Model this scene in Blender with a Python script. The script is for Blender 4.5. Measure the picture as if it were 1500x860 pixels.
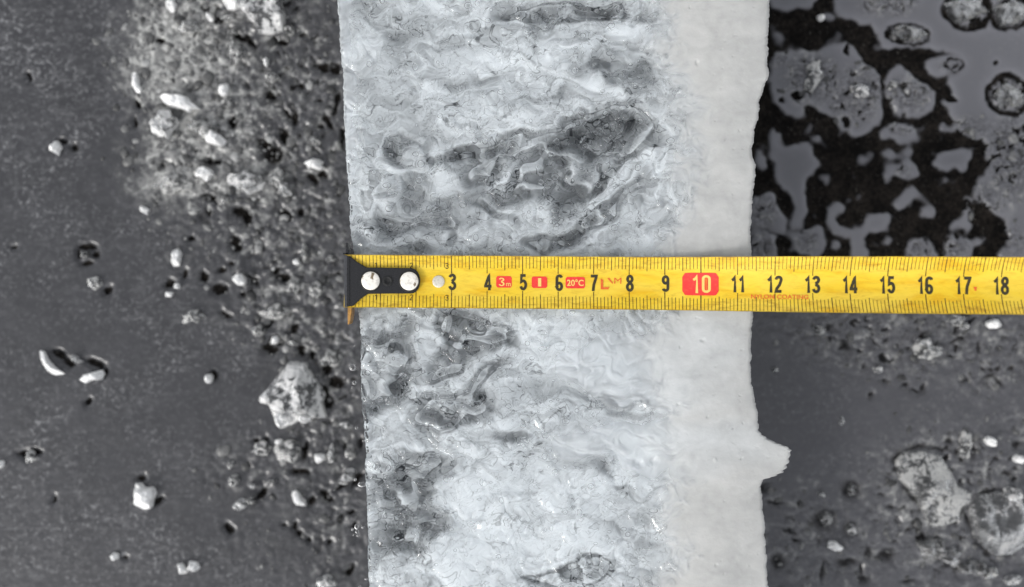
import bpy, bmesh, math, random
import numpy as np
from mathutils import Vector, noise as mnoise

# ------------------------------------------------------------------ camera, sky, sun, exposure
sc = bpy.context.scene
for o in list(bpy.data.objects): bpy.data.objects.remove(o)
CM = 0.01
F = 1456.0                    # focal length in pixels of the 1500 px wide photograph
H = 0.032                     # height of the ice slab's cut face above the ground
ZT = H + 0.0012               # the tape lies just on it
ZC = ZT + 0.28                # camera height
cam = bpy.data.objects.new('camera', bpy.data.cameras.new('camera'))
sc.collection.objects.link(cam); sc.camera = cam
cam.location = (0, 0, ZC); cam.rotation_euler = (0, 0, 0)
cam.data.sensor_width = 36; cam.data.lens = 36 * F / 1500
cam.data.clip_start = 0.01; cam.data.clip_end = 200
cam.data.dof.use_dof = True; cam.data.dof.focus_distance = 0.279; cam.data.dof.aperture_fstop = 4.2

SUN_EL, SUN_AZ = 36, 222      # azimuth of the sun direction, degrees anticlockwise from +X
w = bpy.data.worlds.new('World'); sc.world = w; w.use_nodes = True
nt = w.node_tree
sky = nt.nodes.new('ShaderNodeTexSky'); sky.sky_type = 'NISHITA'; sky.sun_disc = False
sky.sun_elevation = math.radians(SUN_EL); sky.sun_rotation = math.radians(90 - SUN_AZ)
sky.air_density = 1.0; sky.dust_density = 1.5; sky.ozone_density = 1.0
hs = nt.nodes.new('ShaderNodeHueSaturation'); hs.inputs['Saturation'].default_value = 0.16
nt.links.new(sky.outputs[0], hs.inputs['Color'])
bg = nt.nodes['Background']; bg.inputs['Strength'].default_value = 0.15
nt.links.new(hs.outputs[0], bg.inputs['Color'])
sl = bpy.data.lights.new('sun', 'SUN'); sl.energy = 0.6; sl.angle = math.radians(12); sl.color = (1, .97, .93)
so = bpy.data.objects.new('sun', sl); sc.collection.objects.link(so)
a, e = math.radians(SUN_AZ), math.radians(SUN_EL)
so.rotation_euler = Vector((math.cos(a)*math.cos(e), math.sin(a)*math.cos(e), math.sin(e))).to_track_quat('Z', 'Y').to_euler()
so.location = (-.3, -.2, .5)
sc.view_settings.view_transform = 'Standard'; sc.view_settings.look = 'None'
sc.view_settings.exposure = 0.84; sc.view_settings.gamma = 1
sc.render.engine = 'CYCLES'
cy = sc.cycles; cy.use_denoising = True; cy.max_bounces = 14; cy.transmission_bounces = 10
cy.diffuse_bounces = 4; cy.glossy_bounces = 4; cy.caustics_refractive = True; cy.caustics_reflective = True
cy.sample_clamp_indirect = 6

# ------------------------------------------------------------------ helpers
C = sc.collection
def tag(o, label=None, cat=None, group=None, kind=None):
    for k, v in (('label', label), ('category', cat), ('group', group), ('kind', kind)):
        if v: o[k] = v
    return o
def empty(name, loc=(0, 0, 0)):
    o = bpy.data.objects.new(name, None); o.location = loc; C.objects.link(o); o.empty_display_size = .01
    return o
def link(name, me, mats, parent=None, smooth=True):
    for m in (mats if isinstance(mats, (list, tuple)) else [mats]): me.materials.append(m)
    if smooth: me.polygons.foreach_set('use_smooth', [True] * len(me.polygons))
    o = bpy.data.objects.new(name, me); C.objects.link(o)
    if parent:
        o.parent = parent
        o.matrix_parent_inverse = parent.matrix_world.inverted() if False else o.matrix_parent_inverse
    return o
def mesh_np(name, V, Q, attrs=None):
    V = np.asarray(V, np.float32); Q = np.asarray(Q, np.int32); k = Q.shape[1]
    me = bpy.data.meshes.new(name)
    me.vertices.add(len(V)); me.vertices.foreach_set('co', V.ravel())
    me.loops.add(Q.size); me.loops.foreach_set('vertex_index', Q.ravel())
    me.polygons.add(len(Q)); me.polygons.foreach_set('loop_start', np.arange(0, Q.size, k, dtype=np.int32))
    me.update(calc_edges=True)
    for n, arr in (attrs or {}).items():
        at = me.attributes.new(n, 'FLOAT', 'POINT'); at.data.foreach_set('value', np.asarray(arr, np.float32).ravel())
    me.validate()
    return me
def gridq(nr, nc):
    i = np.arange(nr * nc).reshape(nr, nc)
    return np.stack([i[:-1, :-1], i[:-1, 1:], i[1:, 1:], i[1:, :-1]], -1).reshape(-1, 4)
def sstep(a, b, x):
    t = np.clip((x - a) / (b - a), 0, 1); return t * t * (3 - 2 * t)
def perlin(x, y, seed):
    rng = np.random.RandomState(seed); ang = rng.rand(256 * 256).reshape(256, 256) * 6.2832
    xi = np.floor(x).astype(int); yi = np.floor(y).astype(int); fx = x - xi; fy = y - yi
    u = fx*fx*fx*(fx*(fx*6-15)+10); v = fy*fy*fy*(fy*(fy*6-15)+10)
    def g(ix, iy, dx, dy):
        t = ang[ix & 255, iy & 255]; return np.cos(t) * dx + np.sin(t) * dy
    a = g(xi, yi, fx, fy); b = g(xi+1, yi, fx-1, fy); c = g(xi, yi+1, fx, fy-1); d = g(xi+1, yi+1, fx-1, fy-1)
    return ((a + u*(b-a)) + v*((c + u*(d-c)) - (a + u*(b-a)))) * 1.5
def fbm(x, y, scale, octv, seed, gain=.5):
    s = 0; amp = 1; tot = 0
    for i in range(octv):
        s = s + amp * perlin(x / scale + 13.7*i, y / scale + 7.3*i, seed + i); tot += amp; amp *= gain; scale = scale / 2.03
    return s / tot * 1.3
def gblur(A, s):
    r = int(s * 3) + 1; k = np.exp(-.5 * (np.arange(-r, r+1) / s)**2); k /= k.sum()
    n0, n1 = A.shape
    P = np.pad(A, ((r, r), (0, 0)), 'edge'); B = sum(k[i] * P[i:i+n0] for i in range(2*r+1))
    P = np.pad(B, ((0, 0), (r, r)), 'edge'); return sum(k[i] * P[:, i:i+n1] for i in range(2*r+1))
class Raster:
    """a map of the ground or of the slab's face, one cell every `st` photo pixels"""
    def __init__(s, x0, y0, x1, y1, st):
        s.x0, s.y0, s.st = x0, y0, st
        s.x = np.arange(x0, x1 + st*.5, st); s.y = np.arange(y0, y1 + st*.5, st)
        s.X, s.Y = np.meshgrid(s.x, s.y); s.shape = s.X.shape
    def win(s, cx, cy, r):
        j0 = max(0, int((cx-r-s.x0)/s.st)); j1 = min(len(s.x), int((cx+r-s.x0)/s.st)+2)
        i0 = max(0, int((cy-r-s.y0)/s.st)); i1 = min(len(s.y), int((cy+r-s.y0)/s.st)+2)
        return slice(i0, max(i0, i1)), slice(j0, max(j0, j1))
    def ell(s, A, cx, cy, rx, ry, rot, val, soft=.5, mode='add'):
        """soft ellipse; rot in degrees clockwise on the photo"""
        R = max(rx, ry) * 1.8 + 3; w = s.win(cx, cy, R)
        x = s.X[w]-cx; y = s.Y[w]-cy; t = math.radians(rot); c, sn = math.cos(t), math.sin(t)
        d = np.sqrt(((x*c + y*sn)/rx)**2 + ((-x*sn + y*c)/ry)**2)
        m = 1 - sstep(1-soft, 1+soft, d)
        if mode == 'add': A[w] += val * m
        elif mode == 'max': A[w] = np.maximum(A[w], val * m)
        else: A[w] = A[w] * (1-m) + val * m
    def poly(s, A, P, val=1.0):
        P = np.array(P, float); lo = P.min(0)-2; hi = P.max(0)+2
        c = (lo+hi)/2; w = s.win(c[0], c[1], max(hi-lo)/2)
        x = s.X[w]; y = s.Y[w]; ins = np.zeros(x.shape, bool)
        for (xa, ya), (xb, yb) in zip(P, np.roll(P, -1, 0)):
            if ya == yb: continue
            ins ^= ((ya > y) != (yb > y)) & (x < (xb-xa)*(y-ya)/(yb-ya)+xa)
        A[w] = np.where(ins, val, A[w])
    def sample(s, A, px, py):
        u = np.clip((px-s.x0)/s.st, 0, len(s.x)-1.001); v = np.clip((py-s.y0)/s.st, 0, len(s.y)-1.001)
        j = u.astype(int); i = v.astype(int); fu = u-j; fv = v-i
        return (A[i, j]*(1-fu)+A[i, j+1]*fu)*(1-fv) + (A[i+1, j]*(1-fu)+A[i+1, j+1]*fu)*fv
def P2W(px, py, z):
    """photo position of a point that lies at height z -> ground plan coordinates"""
    return (px-750)/F*(ZC-z), (430-py)/F*(ZC-z)

# ------------------------------------------------------------------ materials
class NT:
    def __init__(s, name):
        s.m = bpy.data.materials.new(name); s.m.use_nodes = True; s.t = s.m.node_tree
        s.b = s.t.nodes['Principled BSDF']; s.out = s.t.nodes['Material Output']; s._co = None
    def n(s, ty, **k):
        x = s.t.nodes.new(ty)
        for a_, v in k.items(): setattr(x, a_, v)
        return x
    def l(s, a_, b_): s.t.links.new(a_, b_)
    def inp(s, sock, v):
        if isinstance(v, bpy.types.NodeSocket): s.l(v, sock)
        else: sock.default_value = v
    def co(s):
        if not s._co: s._co = s.n('ShaderNodeTexCoord').outputs['Object']
        return s._co
    def noise(s, scale, detail=4, rough=.55, dist=0, vec=None):
        x = s.n('ShaderNodeTexNoise'); x.inputs['Scale'].default_value = scale; x.inputs['Detail'].default_value = detail
        x.inputs['Roughness'].default_value = rough; x.inputs['Distortion'].default_value = dist
        s.l(vec or s.co(), x.inputs['Vector']); return x.outputs['Fac']
    def voro(s, scale, feature='F1', out='Distance', vec=None):
        x = s.n('ShaderNodeTexVoronoi', feature=feature); x.inputs['Scale'].default_value = scale
        s.l(vec or s.co(), x.inputs['Vector']); return x.outputs[out]
    def mapping(s, sc_, vec=None):
        x = s.n('ShaderNodeMapping'); x.inputs['Scale'].default_value = sc_; s.l(vec or s.co(), x.inputs['Vector']); return x.outputs[0]
    def math(s, op, a_, b_=0.0, clamp=False):
        x = s.n('ShaderNodeMath', operation=op); x.use_clamp = clamp; s.inp(x.inputs[0], a_); s.inp(x.inputs[1], b_); return x.outputs[0]
    def ramp(s, fac, lo, hi, a_=0.0, b_=1.0):
        x = s.n('ShaderNodeMapRange', interpolation_type='SMOOTHSTEP'); s.inp(x.inputs[0], fac)
        x.inputs[1].default_value = lo; x.inputs[2].default_value = hi; x.inputs[3].default_value = a_; x.inputs[4].default_value = b_
        return x.outputs[0]
    def mix(s, fac, a_, b_, blend='MIX'):
        x = s.n('ShaderNodeMix', data_type='RGBA', blend_type=blend); s.inp(x.inputs[0], fac)
        s.inp(x.inputs[6], a_ if isinstance(a_, bpy.types.NodeSocket) else (*a_, 1)); s.inp(x.inputs[7], b_ if isinstance(b_, bpy.types.NodeSocket) else (*b_, 1))
        return x.outputs[2]
    def attr(s, name):
        x = s.n('ShaderNodeAttribute'); x.attribute_name = name; return x.outputs['Fac']
    def bump(s, h, dist, strength=1.0, normal=None):
        x = s.n('ShaderNodeBump'); x.inputs['Distance'].default_value = dist; s.inp(x.inputs['Strength'], strength)
        s.l(h, x.inputs['Height'])
        if normal: s.l(normal, x.inputs['Normal'])
        return x.outputs[0]
    def set(s, **k):
        for a_, v in k.items():
            sock = s.b.inputs[a_.replace('_', ' ')]
            if isinstance(v, tuple) and len(v) == 3 and 'Radius' not in a_: v = (*v, 1)
            s.inp(sock, v)
        return s
def rgb(v): return (v, v, v)

def mat_ground():
    m = NT('wet_dark_ice')
    film = m.attr('film'); frost = m.attr('frost'); tone = m.attr('tone')
    # fine pale frost specks and blotches in the grey skin
    st = m.mapping((1, 1.7, 1))
    blot = m.ramp(m.noise(260, 5, .62, .4, st), .42, .75)
    speck = m.ramp(m.noise(680, 3, .55, .3, m.mapping((1, 1, 1))), .50, .74)
    pale = m.math('ADD', m.math('MULTIPLY', blot, .35), m.math('MULTIPLY', m.math('MULTIPLY', speck, m.ramp(m.noise(90, 3), .35, .65, .25, 1)), 1.15))
    pale = m.math('MULTIPLY', pale, frost, True)
    dark = m.mix(m.ramp(m.math('ADD', m.math('MULTIPLY', m.noise(900, 4, .7), .6), m.math('MULTIPLY', m.noise(140, 3, .6), .4)), .42, .68), (.0030, .0028, .0026), (.020, .017, .0145))
    skin = m.mix(m.math('MULTIPLY', m.ramp(m.noise(70, 4, .6), .3, .7), .8), (.030, .030, .033), (.042, .042, .046))
    skin = m.mix(tone, skin, (.138, .138, .152))
    skin = m.mix(m.math('MULTIPLY', pale, .75), skin, (.22, .22, .225))
    fm = m.ramp(film, .16, .84)
    mush = m.attr('mush')
    dark = m.mix(m.math('MULTIPLY', m.ramp(m.noise(1300, 3, .6), .58, .74), m.ramp(m.noise(120, 3), .4, .6)), dark, (.075, .070, .064))
    skin = m.mix(m.math('MULTIPLY', mush, m.ramp(m.noise(620, 5, .65, .5), .3, .62, .25, 1.0), True), skin, (.43, .43, .41))
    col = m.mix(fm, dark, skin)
    hgt = m.math('ADD', m.noise(700, 4, .6), m.math('MULTIPLY', m.noise(2200, 2), .35))
    m.set(Base_Color=col, Roughness=m.ramp(fm, 0, 1, .7, .24), IOR=1.4,
          Specular_IOR_Level=m.ramp(fm, 0, 1, .06, .75),
          Normal=m.bump(hgt, .0004, m.ramp(frost, 0, 1, .05, .22)))
    return m.m
def mat_slush():
    m = NT('slush_grain_ice')
    g = m.attr('grey'); n = m.noise(900, 4, .6)
    col = m.mix(g, (.02, .02, .02), (.42, .42, .41))
    col = m.mix(m.math('MULTIPLY', m.ramp(n, .4, .7), .5), col, m.mix(g, (.01, .01, .01), (.16, .16, .16)))
    m.set(Base_Color=col, Roughness=.3, Specular_IOR_Level=.5, Normal=m.bump(n, .0006, .3))
    return m.m
def mat_chunk(name, milk, white, clear_dark=.10, scale=420, ochre=0, bmp=.9):
    """fragments of ice: whitish bubbly parts mixed with clear glassy parts"""
    m = NT(name)
    n = m.noise(scale, 5, .62, .6); n2 = m.noise(scale*.33, 3, .5, .3)
    f = m.math('ADD', m.math('MULTIPLY', n, .6), m.math('MULTIPLY', n2, .4))
    op = m.ramp(f, .62-.55*milk, .74-.5*milk)
    col = m.mix(op, (white*.5, white*.51, white*.52), (white, white*.995-.0, white*(.98-ochre)))
    m.set(Base_Color=col, Roughness=.16, IOR=1.31, Transmission_Weight=m.math('SUBTRACT', 1.0, m.ramp(op, 0, 1, clear_dark, 1.0), True),
          Normal=m.bump(m.math('ADD', m.noise(scale*2.2, 4, .6), n2), .001*bmp, .55))
    return m.m
M_ground = mat_ground(); M_slush = mat_slush()
M_white = mat_chunk('white_bubbly_ice', .58, .86); M_cloudy = mat_chunk('cloudy_broken_ice', .37, .60, .15)
M_clear = mat_chunk('clear_broken_ice', .22, .42, .22); M_grey = mat_chunk('grey_slushy_ice', .36, .42, .12, 620, .02); M_bub = mat_chunk('dark_bubbly_ice', .24, .20, .10, 800, .02, 1.6)

# ================================================================== GROUND
GR = Raster(-150, -150, 1650, 1010, 1.75)
X, Y = GR.X, GR.Y
rs = np.random.RandomState(4)
film = np.ones(GR.shape)
# --- upper right: black ground with islands of grey meltwater skin
warpx = fbm(X, Y, 26, 3, 31) * 5; warpy = fbm(X, Y, 26, 3, 41) * 5
isl = np.zeros(GR.shape)
ISL = [
 [(1330,-150),(1345,0),(1290,-5),(1276,20),(1275,32),(1283,50),(1290,64),(1300,70),(1330,67),(1355,66),(1372,72),(1400,78),(1413,86),(1415,98),(1405,107),(1388,112),(1387,122),(1400,140),(1380,150),(1392,165),(1400,190),(1420,200),(1440,205),(1448,240),(1443,262),(1428,268),(1425,290),(1440,300),(1455,312),(1470,318),(1476,345),(1480,380),(1660,380),(1660,-150)],
 [(1128,-10),(1200,-10),(1192,8),(1176,15),(1165,10),(1150,18),(1130,12)],
 [(1216,-150),(1222,14),(1236,25),(1252,27),(1262,35),(1276,33),(1284,22),(1300,20),(1335,-10),(1340,-150)],
 [(1126,104),(1128,82),(1150,72),(1182,74),(1200,75),(1213,67),(1225,62),(1244,64),(1255,75),(1265,88),(1283,98),(1291,110),(1289,140),(1292,170),(1284,183),(1265,188),(1262,198),(1248,197),(1232,190),(1222,172),(1205,163),(1190,155),(1176,153),(1173,170),(1162,168),(1136,155),(1132,130)],
 [(1302,102),(1310,95),(1322,96),(1345,115),(1368,130),(1373,140),(1367,158),(1350,170),(1330,172),(1310,164),(1305,150),(1295,140),(1298,120)],
 [(1351,94),(1366,83),(1400,81),(1413,88),(1413,97),(1396,107),(1372,112),(1360,106)],
 [(1290,190),(1305,180),(1325,178),(1342,188),(1345,206),(1325,208),(1305,204),(1290,200)],
 [(1230,183),(1250,178),(1285,180),(1275,188),(1260,196),(1250,200),(1236,192)],
 [(1129,190),(1133,184),(1136,203),(1150,215),(1185,208),(1190,225),(1201,236),(1192,250),(1180,262),(1182,290),(1180,315),(1173,332),(1165,338),(1157,330),(1160,318),(1166,305),(1155,285),(1138,268),(1133,240),(1124,225)],
 [(1310,240),(1325,233),(1342,239),(1345,255),(1335,265),(1320,258),(1308,257),(1297,268),(1292,257),(1298,247)],
 [(1362,240),(1378,222),(1425,216),(1421,235),(1410,252),(1400,243),(1390,250),(1378,244)],
 [(1306,296),(1320,282),(1340,272),(1344,285),(1330,300),(1315,306)],
 [(1213,322),(1213,303),(1224,297),(1238,302),(1236,314),(1223,313),(1228,326),(1245,335),(1262,333),(1266,318),(1283,309),(1300,309),(1305,320),(1298,335),(1283,338),(1270,341),(1266,355),(1276,382),(1246,382),(1248,352),(1235,340),(1222,345),(1216,335)],
 [(1162,345),(1180,333),(1200,328),(1208,345),(1206,365),(1190,375),(1170,370),(1160,358)],
 [(1098,292),(1120,280),(1135,287),(1138,300),(1153,318),(1150,345),(1135,340),(1120,330),(1105,338),(1095,330)],
 [(1095,340),(1125,338),(1138,352),(1138,385),(1095,385)],
 [(1412,286),(1420,290),(1422,310),(1410,330),(1395,340),(1388,336),(1400,325),(1410,312)],
 [(1380,352),(1395,342),(1415,345),(1426,360),(1420,385),(1385,385)],
 [(1330,352),(1350,346),(1370,356),(1376,385),(1325,385)],
 [(1292,350),(1300,344),(1306,352),(1298,360)],
 [(1108,215),(1118,225),(1122,245),(1114,250),(1106,235)],
]
for p in ISL: GR.poly(isl, p)
for cx, cy, rx, ry in [(1302,222,8,5),(1358,310,11,9),(1378,272,3,3),(1388,262,4,4),(1418,330,7,9),(1432,352,9,6),(1224,358,8,6),(1140,200,4,4),(1200,200,5,3),(1240,345,3,3),(1318,188,6,5),(1382,186,7,6),(1212,26,5,4),(1394,190,5,5),(1436,263,5,5),(1475,372,14,9)]:
    GR.ell(isl, cx, cy, rx, ry, 0, 1, .1, 'max')
for k in range(330):
    cx, cy = rs.uniform(1110, 1460), rs.uniform(0, 375); r = min(rs.exponential(2.2) + 1, 8)
    GR.ell(isl, cx, cy, r, r*rs.uniform(.6, 1.3), rs.uniform(0, 180), rs.uniform(.3, .9), .5, 'max')
isl = gblur(isl, 1.7)
u = np.clip((X + warpx*.9 + fbm(X, Y, 9, 2, 32)*2.5 - GR.x0)/GR.st, 0, GR.shape[1]-1).astype(int); v = np.clip((Y + warpy*.9 + fbm(X, Y, 9, 2, 42)*2.5 - GR.y0)/GR.st, 0, GR.shape[0]-1).astype(int)
isl = gblur(isl[v, u], 1.0)
# the black zone fades out under and below the tape
zone = sstep(1060, 1075, X) * (1 - sstep(395, 440, Y + fbm(X, Y, 60, 3, 8)*30))
zone = zone*(1 - sstep(1530, 1640, X + warpx*5))*sstep(-140, -50, Y + warpy*5)
film = film*(1-zone) + isl*zone
# --- holes, cracks and pits, with crumbs' shadows painted black among them: (x, y, rx, ry, rot)
PITS_SHADOWS = [(107,216,7,6,0),(88,206,6,4,30),(40,113,3,7,-35),(20,360,5,3,0),(125,362,13,5,-8),(113,374,4,7,0),(137,372,4,6,0),(126,385,9,3,0),(155,425,4,9,40),(92,207,5,3,0),
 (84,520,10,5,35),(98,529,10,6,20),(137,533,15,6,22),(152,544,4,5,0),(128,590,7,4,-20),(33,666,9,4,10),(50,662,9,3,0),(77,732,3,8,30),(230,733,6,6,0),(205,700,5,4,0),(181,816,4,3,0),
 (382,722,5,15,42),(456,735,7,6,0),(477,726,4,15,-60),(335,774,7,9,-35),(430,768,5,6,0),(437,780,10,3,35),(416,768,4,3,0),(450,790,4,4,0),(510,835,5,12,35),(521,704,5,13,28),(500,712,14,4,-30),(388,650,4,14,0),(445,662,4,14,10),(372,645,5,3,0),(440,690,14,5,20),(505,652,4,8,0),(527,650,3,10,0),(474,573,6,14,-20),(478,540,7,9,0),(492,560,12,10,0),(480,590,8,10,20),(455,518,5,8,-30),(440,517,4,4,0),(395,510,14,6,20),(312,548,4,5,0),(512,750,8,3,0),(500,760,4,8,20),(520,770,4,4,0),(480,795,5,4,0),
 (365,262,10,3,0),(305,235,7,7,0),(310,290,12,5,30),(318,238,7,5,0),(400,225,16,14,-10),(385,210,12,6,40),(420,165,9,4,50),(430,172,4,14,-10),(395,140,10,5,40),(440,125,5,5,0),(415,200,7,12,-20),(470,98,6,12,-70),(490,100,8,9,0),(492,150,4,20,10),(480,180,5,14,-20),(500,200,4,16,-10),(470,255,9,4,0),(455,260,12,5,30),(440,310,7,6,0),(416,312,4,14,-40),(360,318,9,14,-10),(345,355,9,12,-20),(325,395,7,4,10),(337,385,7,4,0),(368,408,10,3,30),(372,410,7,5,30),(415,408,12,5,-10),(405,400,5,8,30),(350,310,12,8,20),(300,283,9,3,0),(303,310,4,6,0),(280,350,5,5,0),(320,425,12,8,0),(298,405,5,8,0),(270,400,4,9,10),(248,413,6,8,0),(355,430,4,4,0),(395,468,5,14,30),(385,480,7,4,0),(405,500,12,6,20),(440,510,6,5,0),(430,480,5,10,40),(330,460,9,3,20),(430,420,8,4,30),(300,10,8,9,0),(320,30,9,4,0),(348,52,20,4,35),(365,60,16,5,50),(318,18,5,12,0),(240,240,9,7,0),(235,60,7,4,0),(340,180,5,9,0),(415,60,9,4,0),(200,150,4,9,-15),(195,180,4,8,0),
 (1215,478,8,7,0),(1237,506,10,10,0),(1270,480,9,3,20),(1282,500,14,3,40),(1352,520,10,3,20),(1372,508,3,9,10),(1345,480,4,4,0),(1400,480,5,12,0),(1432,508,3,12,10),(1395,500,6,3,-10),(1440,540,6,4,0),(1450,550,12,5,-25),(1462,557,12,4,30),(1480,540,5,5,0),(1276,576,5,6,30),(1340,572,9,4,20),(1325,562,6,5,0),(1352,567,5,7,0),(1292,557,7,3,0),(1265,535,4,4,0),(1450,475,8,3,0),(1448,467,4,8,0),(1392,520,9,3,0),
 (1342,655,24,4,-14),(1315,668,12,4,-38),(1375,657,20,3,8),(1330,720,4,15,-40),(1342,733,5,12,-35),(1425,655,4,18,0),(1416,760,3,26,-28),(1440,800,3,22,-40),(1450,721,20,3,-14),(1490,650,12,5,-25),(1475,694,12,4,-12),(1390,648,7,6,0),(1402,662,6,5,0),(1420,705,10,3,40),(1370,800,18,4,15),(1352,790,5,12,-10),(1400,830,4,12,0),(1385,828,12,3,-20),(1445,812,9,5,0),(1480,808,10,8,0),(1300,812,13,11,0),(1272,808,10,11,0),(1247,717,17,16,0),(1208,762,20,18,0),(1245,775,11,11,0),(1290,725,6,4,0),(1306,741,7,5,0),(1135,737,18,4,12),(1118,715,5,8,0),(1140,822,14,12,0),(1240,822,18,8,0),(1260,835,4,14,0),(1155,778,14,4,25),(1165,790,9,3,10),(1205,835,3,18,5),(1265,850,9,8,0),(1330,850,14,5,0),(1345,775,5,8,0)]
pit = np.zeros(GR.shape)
for p in PITS_SHADOWS: GR.ell(pit, *p, .92 if p[0] < 1090 else .68, .65 if p[0] < 1090 else .9, 'max')
# bigger lumps of ice frozen into the ground leave a gap round them, its shade painted black
pit_shade_w = pit[v, u]
# random small pits in the broken zones
brk = np.zeros(GR.shape)                                  # how broken the surface is
for args in [(380,110,120,160,0,1),(300,80,110,110,0,.9),(440,250,80,120,0,1),(330,260,100,90,0,.9),(430,400,110,120,0,.8),(330,350,90,70,0,.5),(480,560,60,140,0,.8),(420,690,110,60,0,.5),(490,760,50,110,0,.6),(430,800,120,50,0,.25),(1330,490,180,60,0,.8),(1450,530,80,60,0,.7),(1400,740,140,120,0,.9),(1200,790,110,90,0,.6),(1280,800,90,60,0,.5),(1480,640,50,60,0,.5)]:
    GR.ell(brk, *args, .6, 'max')
cr = fbm(X + warpx*2, Y*1.15 + warpy*2, 17, 4, 77, .6)
crk = sstep(.20, .42, cr) * sstep(.25, .8, brk)
thin = np.exp(-(fbm(X + warpx, Y + warpy, 22, 3, 91)/.045)**2) * sstep(.3, .85, brk) * sstep(-.1, .3, fbm(X, Y, 30, 2, 17))
slushzone = np.zeros(GR.shape)
for args in [(270,80,90,90,0,1),(310,230,110,90,0,.95),(390,330,110,80,0,.5),(440,470,80,80,0,.45)]:
    GR.ell(slushzone, *args, .6, 'max')
hole = np.maximum(np.maximum(pit_shade_w, crk*.70*(1-.6*slushzone)), thin*.7)
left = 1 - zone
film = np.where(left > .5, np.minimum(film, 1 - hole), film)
film = np.minimum(film, 1 - pit_shade_w*left)
# lumps inside the islands on the upper right, each with a moat, its shade painted black (x, y, rx, ry, rot, wall)
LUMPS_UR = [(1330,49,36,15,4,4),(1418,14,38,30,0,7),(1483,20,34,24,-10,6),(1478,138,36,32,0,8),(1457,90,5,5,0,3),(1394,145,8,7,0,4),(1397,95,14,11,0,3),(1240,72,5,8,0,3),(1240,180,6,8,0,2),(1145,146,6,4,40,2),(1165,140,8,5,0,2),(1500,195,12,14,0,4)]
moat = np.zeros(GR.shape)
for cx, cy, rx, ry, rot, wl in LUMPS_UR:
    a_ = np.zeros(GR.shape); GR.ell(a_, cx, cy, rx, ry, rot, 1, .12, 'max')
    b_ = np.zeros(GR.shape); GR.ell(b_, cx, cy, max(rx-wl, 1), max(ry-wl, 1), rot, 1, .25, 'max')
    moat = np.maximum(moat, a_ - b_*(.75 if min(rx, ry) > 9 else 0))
# lumpy texture inside the islands
core_isl = sstep(.85, 1.0, gblur(isl, 4)) * zone
lumpmask = np.zeros(GR.shape)
for args in [(1190,115,38,34,0,1),(1255,140,34,42,20,1),(1330,140,30,26,0,.9),(1418,12,32,26,0,1),(1483,18,30,20,0,1),(1478,138,26,24,0,1),(1330,50,30,11,0,.8),(1300,8,40,16,0,.9),(1480,230,34,60,0,1),(1440,300,26,30,0,.9),(1470,355,30,28,0,.7),(1322,250,12,9,0,.8),(1115,310,24,26,0,.8),(1115,362,22,20,0,.9),(1182,352,16,16,0,.7),(1320,188,20,10,0,.9),(1420,190,30,20,0,.8),(1400,362,18,16,0,.8),(1350,365,18,16,0,.8),(1140,85,16,14,0,.9),(1392,96,16,10,0,.7)]:
    GR.ell(lumpmask, *args, .5, 'max')
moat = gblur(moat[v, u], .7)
lumpn = fbm(X + warpx*2, Y + warpy*2, 14, 4, 55, .6)
swirl = np.exp(-(fbm(X + warpx*2.5, Y + warpy*2.5, 24, 3, 66)/.05)**2)
terr = fbm(X + warpx*3, Y + warpy*3, 26, 3, 67)*3.2; terr = terr - np.floor(terr); terr = np.where(terr < .88, terr/.88, (1-terr)/.12)
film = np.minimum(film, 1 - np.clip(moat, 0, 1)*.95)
film = film - zone*lumpmask*(sstep(.12, .4, lumpn)*.85 + swirl*.75)
film = np.clip(film, 0, 1)
# --- frost amount and tone
frost = .35 + .55*sstep(-.2, .5, fbm(X, Y, 90, 3, 5)) ; frost = frost*(1-zone) + zone*(.06 + .5*lumpmask + .25*sstep(1420, 1500, X)*(Y < 130))
frost = np.where((X > 1100) & (zone < .5), frost*.55 + .3*brk, frost)
for args in [(40,130,90,90,0,.5),(30,40,110,60,0,.35),(20,720,80,100,0,.45),(60,640,60,40,0,.3),(110,800,120,60,0,.35),(70,340,40,50,0,.35),(150,30,70,60,0,.25),(230,440,70,40,0,.3),(300,840,120,40,0,.3)]:
    GR.ell(frost, *args, .9)
frost *= np.where(X < 560, 1.0 - .35*sstep(.0, .6, fbm(X, Y, 140, 2, 9)), 1)
tone = zone*(.9 + .1*sstep(1400, 1500, X)) + .30*(X > 1090)*(1-zone)
tone = tone*(1 - lumpmask*zone*(.75 - .85*terr))
rim = zone*film*(1 - gblur(film, 4))*2.2  # edge highlight of the islands, painted into their tone
tone = np.clip(np.where(zone > .5, tone*.80, tone) + .45*rim, 0, 1)
# --- pale mushy slush: soft clots, denser in the slush zone
mz = np.maximum(slushzone, brk*.55)*(1-zone)
mz = np.maximum(mz, lumpmask*zone*1.0)
clot = sstep(-.12, .6, fbm(X + warpx*1.5, Y*1.1 + warpy*1.5, 24, 4, 801, .6)) + .8*sstep(.25, .8, fbm(X + warpx, Y + warpy, 9, 3, 811, .6))
mush = np.clip(mz*(clot*1.05 + .10), 0, 1)
for args in [(250,60,60,50,20,.55),(235,115,50,40,0,.5),(255,268,50,28,-10,.6),(240,205,30,40,0,.35),(330,130,60,60,0,.25),(370,262,50,30,20,.35),(300,30,60,30,0,.3),(300,190,60,30,35,.3),(1185,120,26,40,0,.35),(1260,138,20,18,0,.3),(1350,720,50,50,40,.25),(1480,250,30,60,0,.25),(1305,8,30,14,0,.35),(1340,130,16,20,0,.2),(1450,760,60,50,0,.12)]:
    GR.ell(mush, args[0], args[1], args[2], args[3], args[4], args[5], .8)
mush = np.clip(mush*(1 - zone*lumpmask*(1 - 1.3*terr*sstep(-.1, .4, lumpn))), 0, 1)
mush = np.clip(mush*(.6 + .8*sstep(-.3, .5, fbm(X, Y, 12, 3, 821))), 0, 1)
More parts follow.
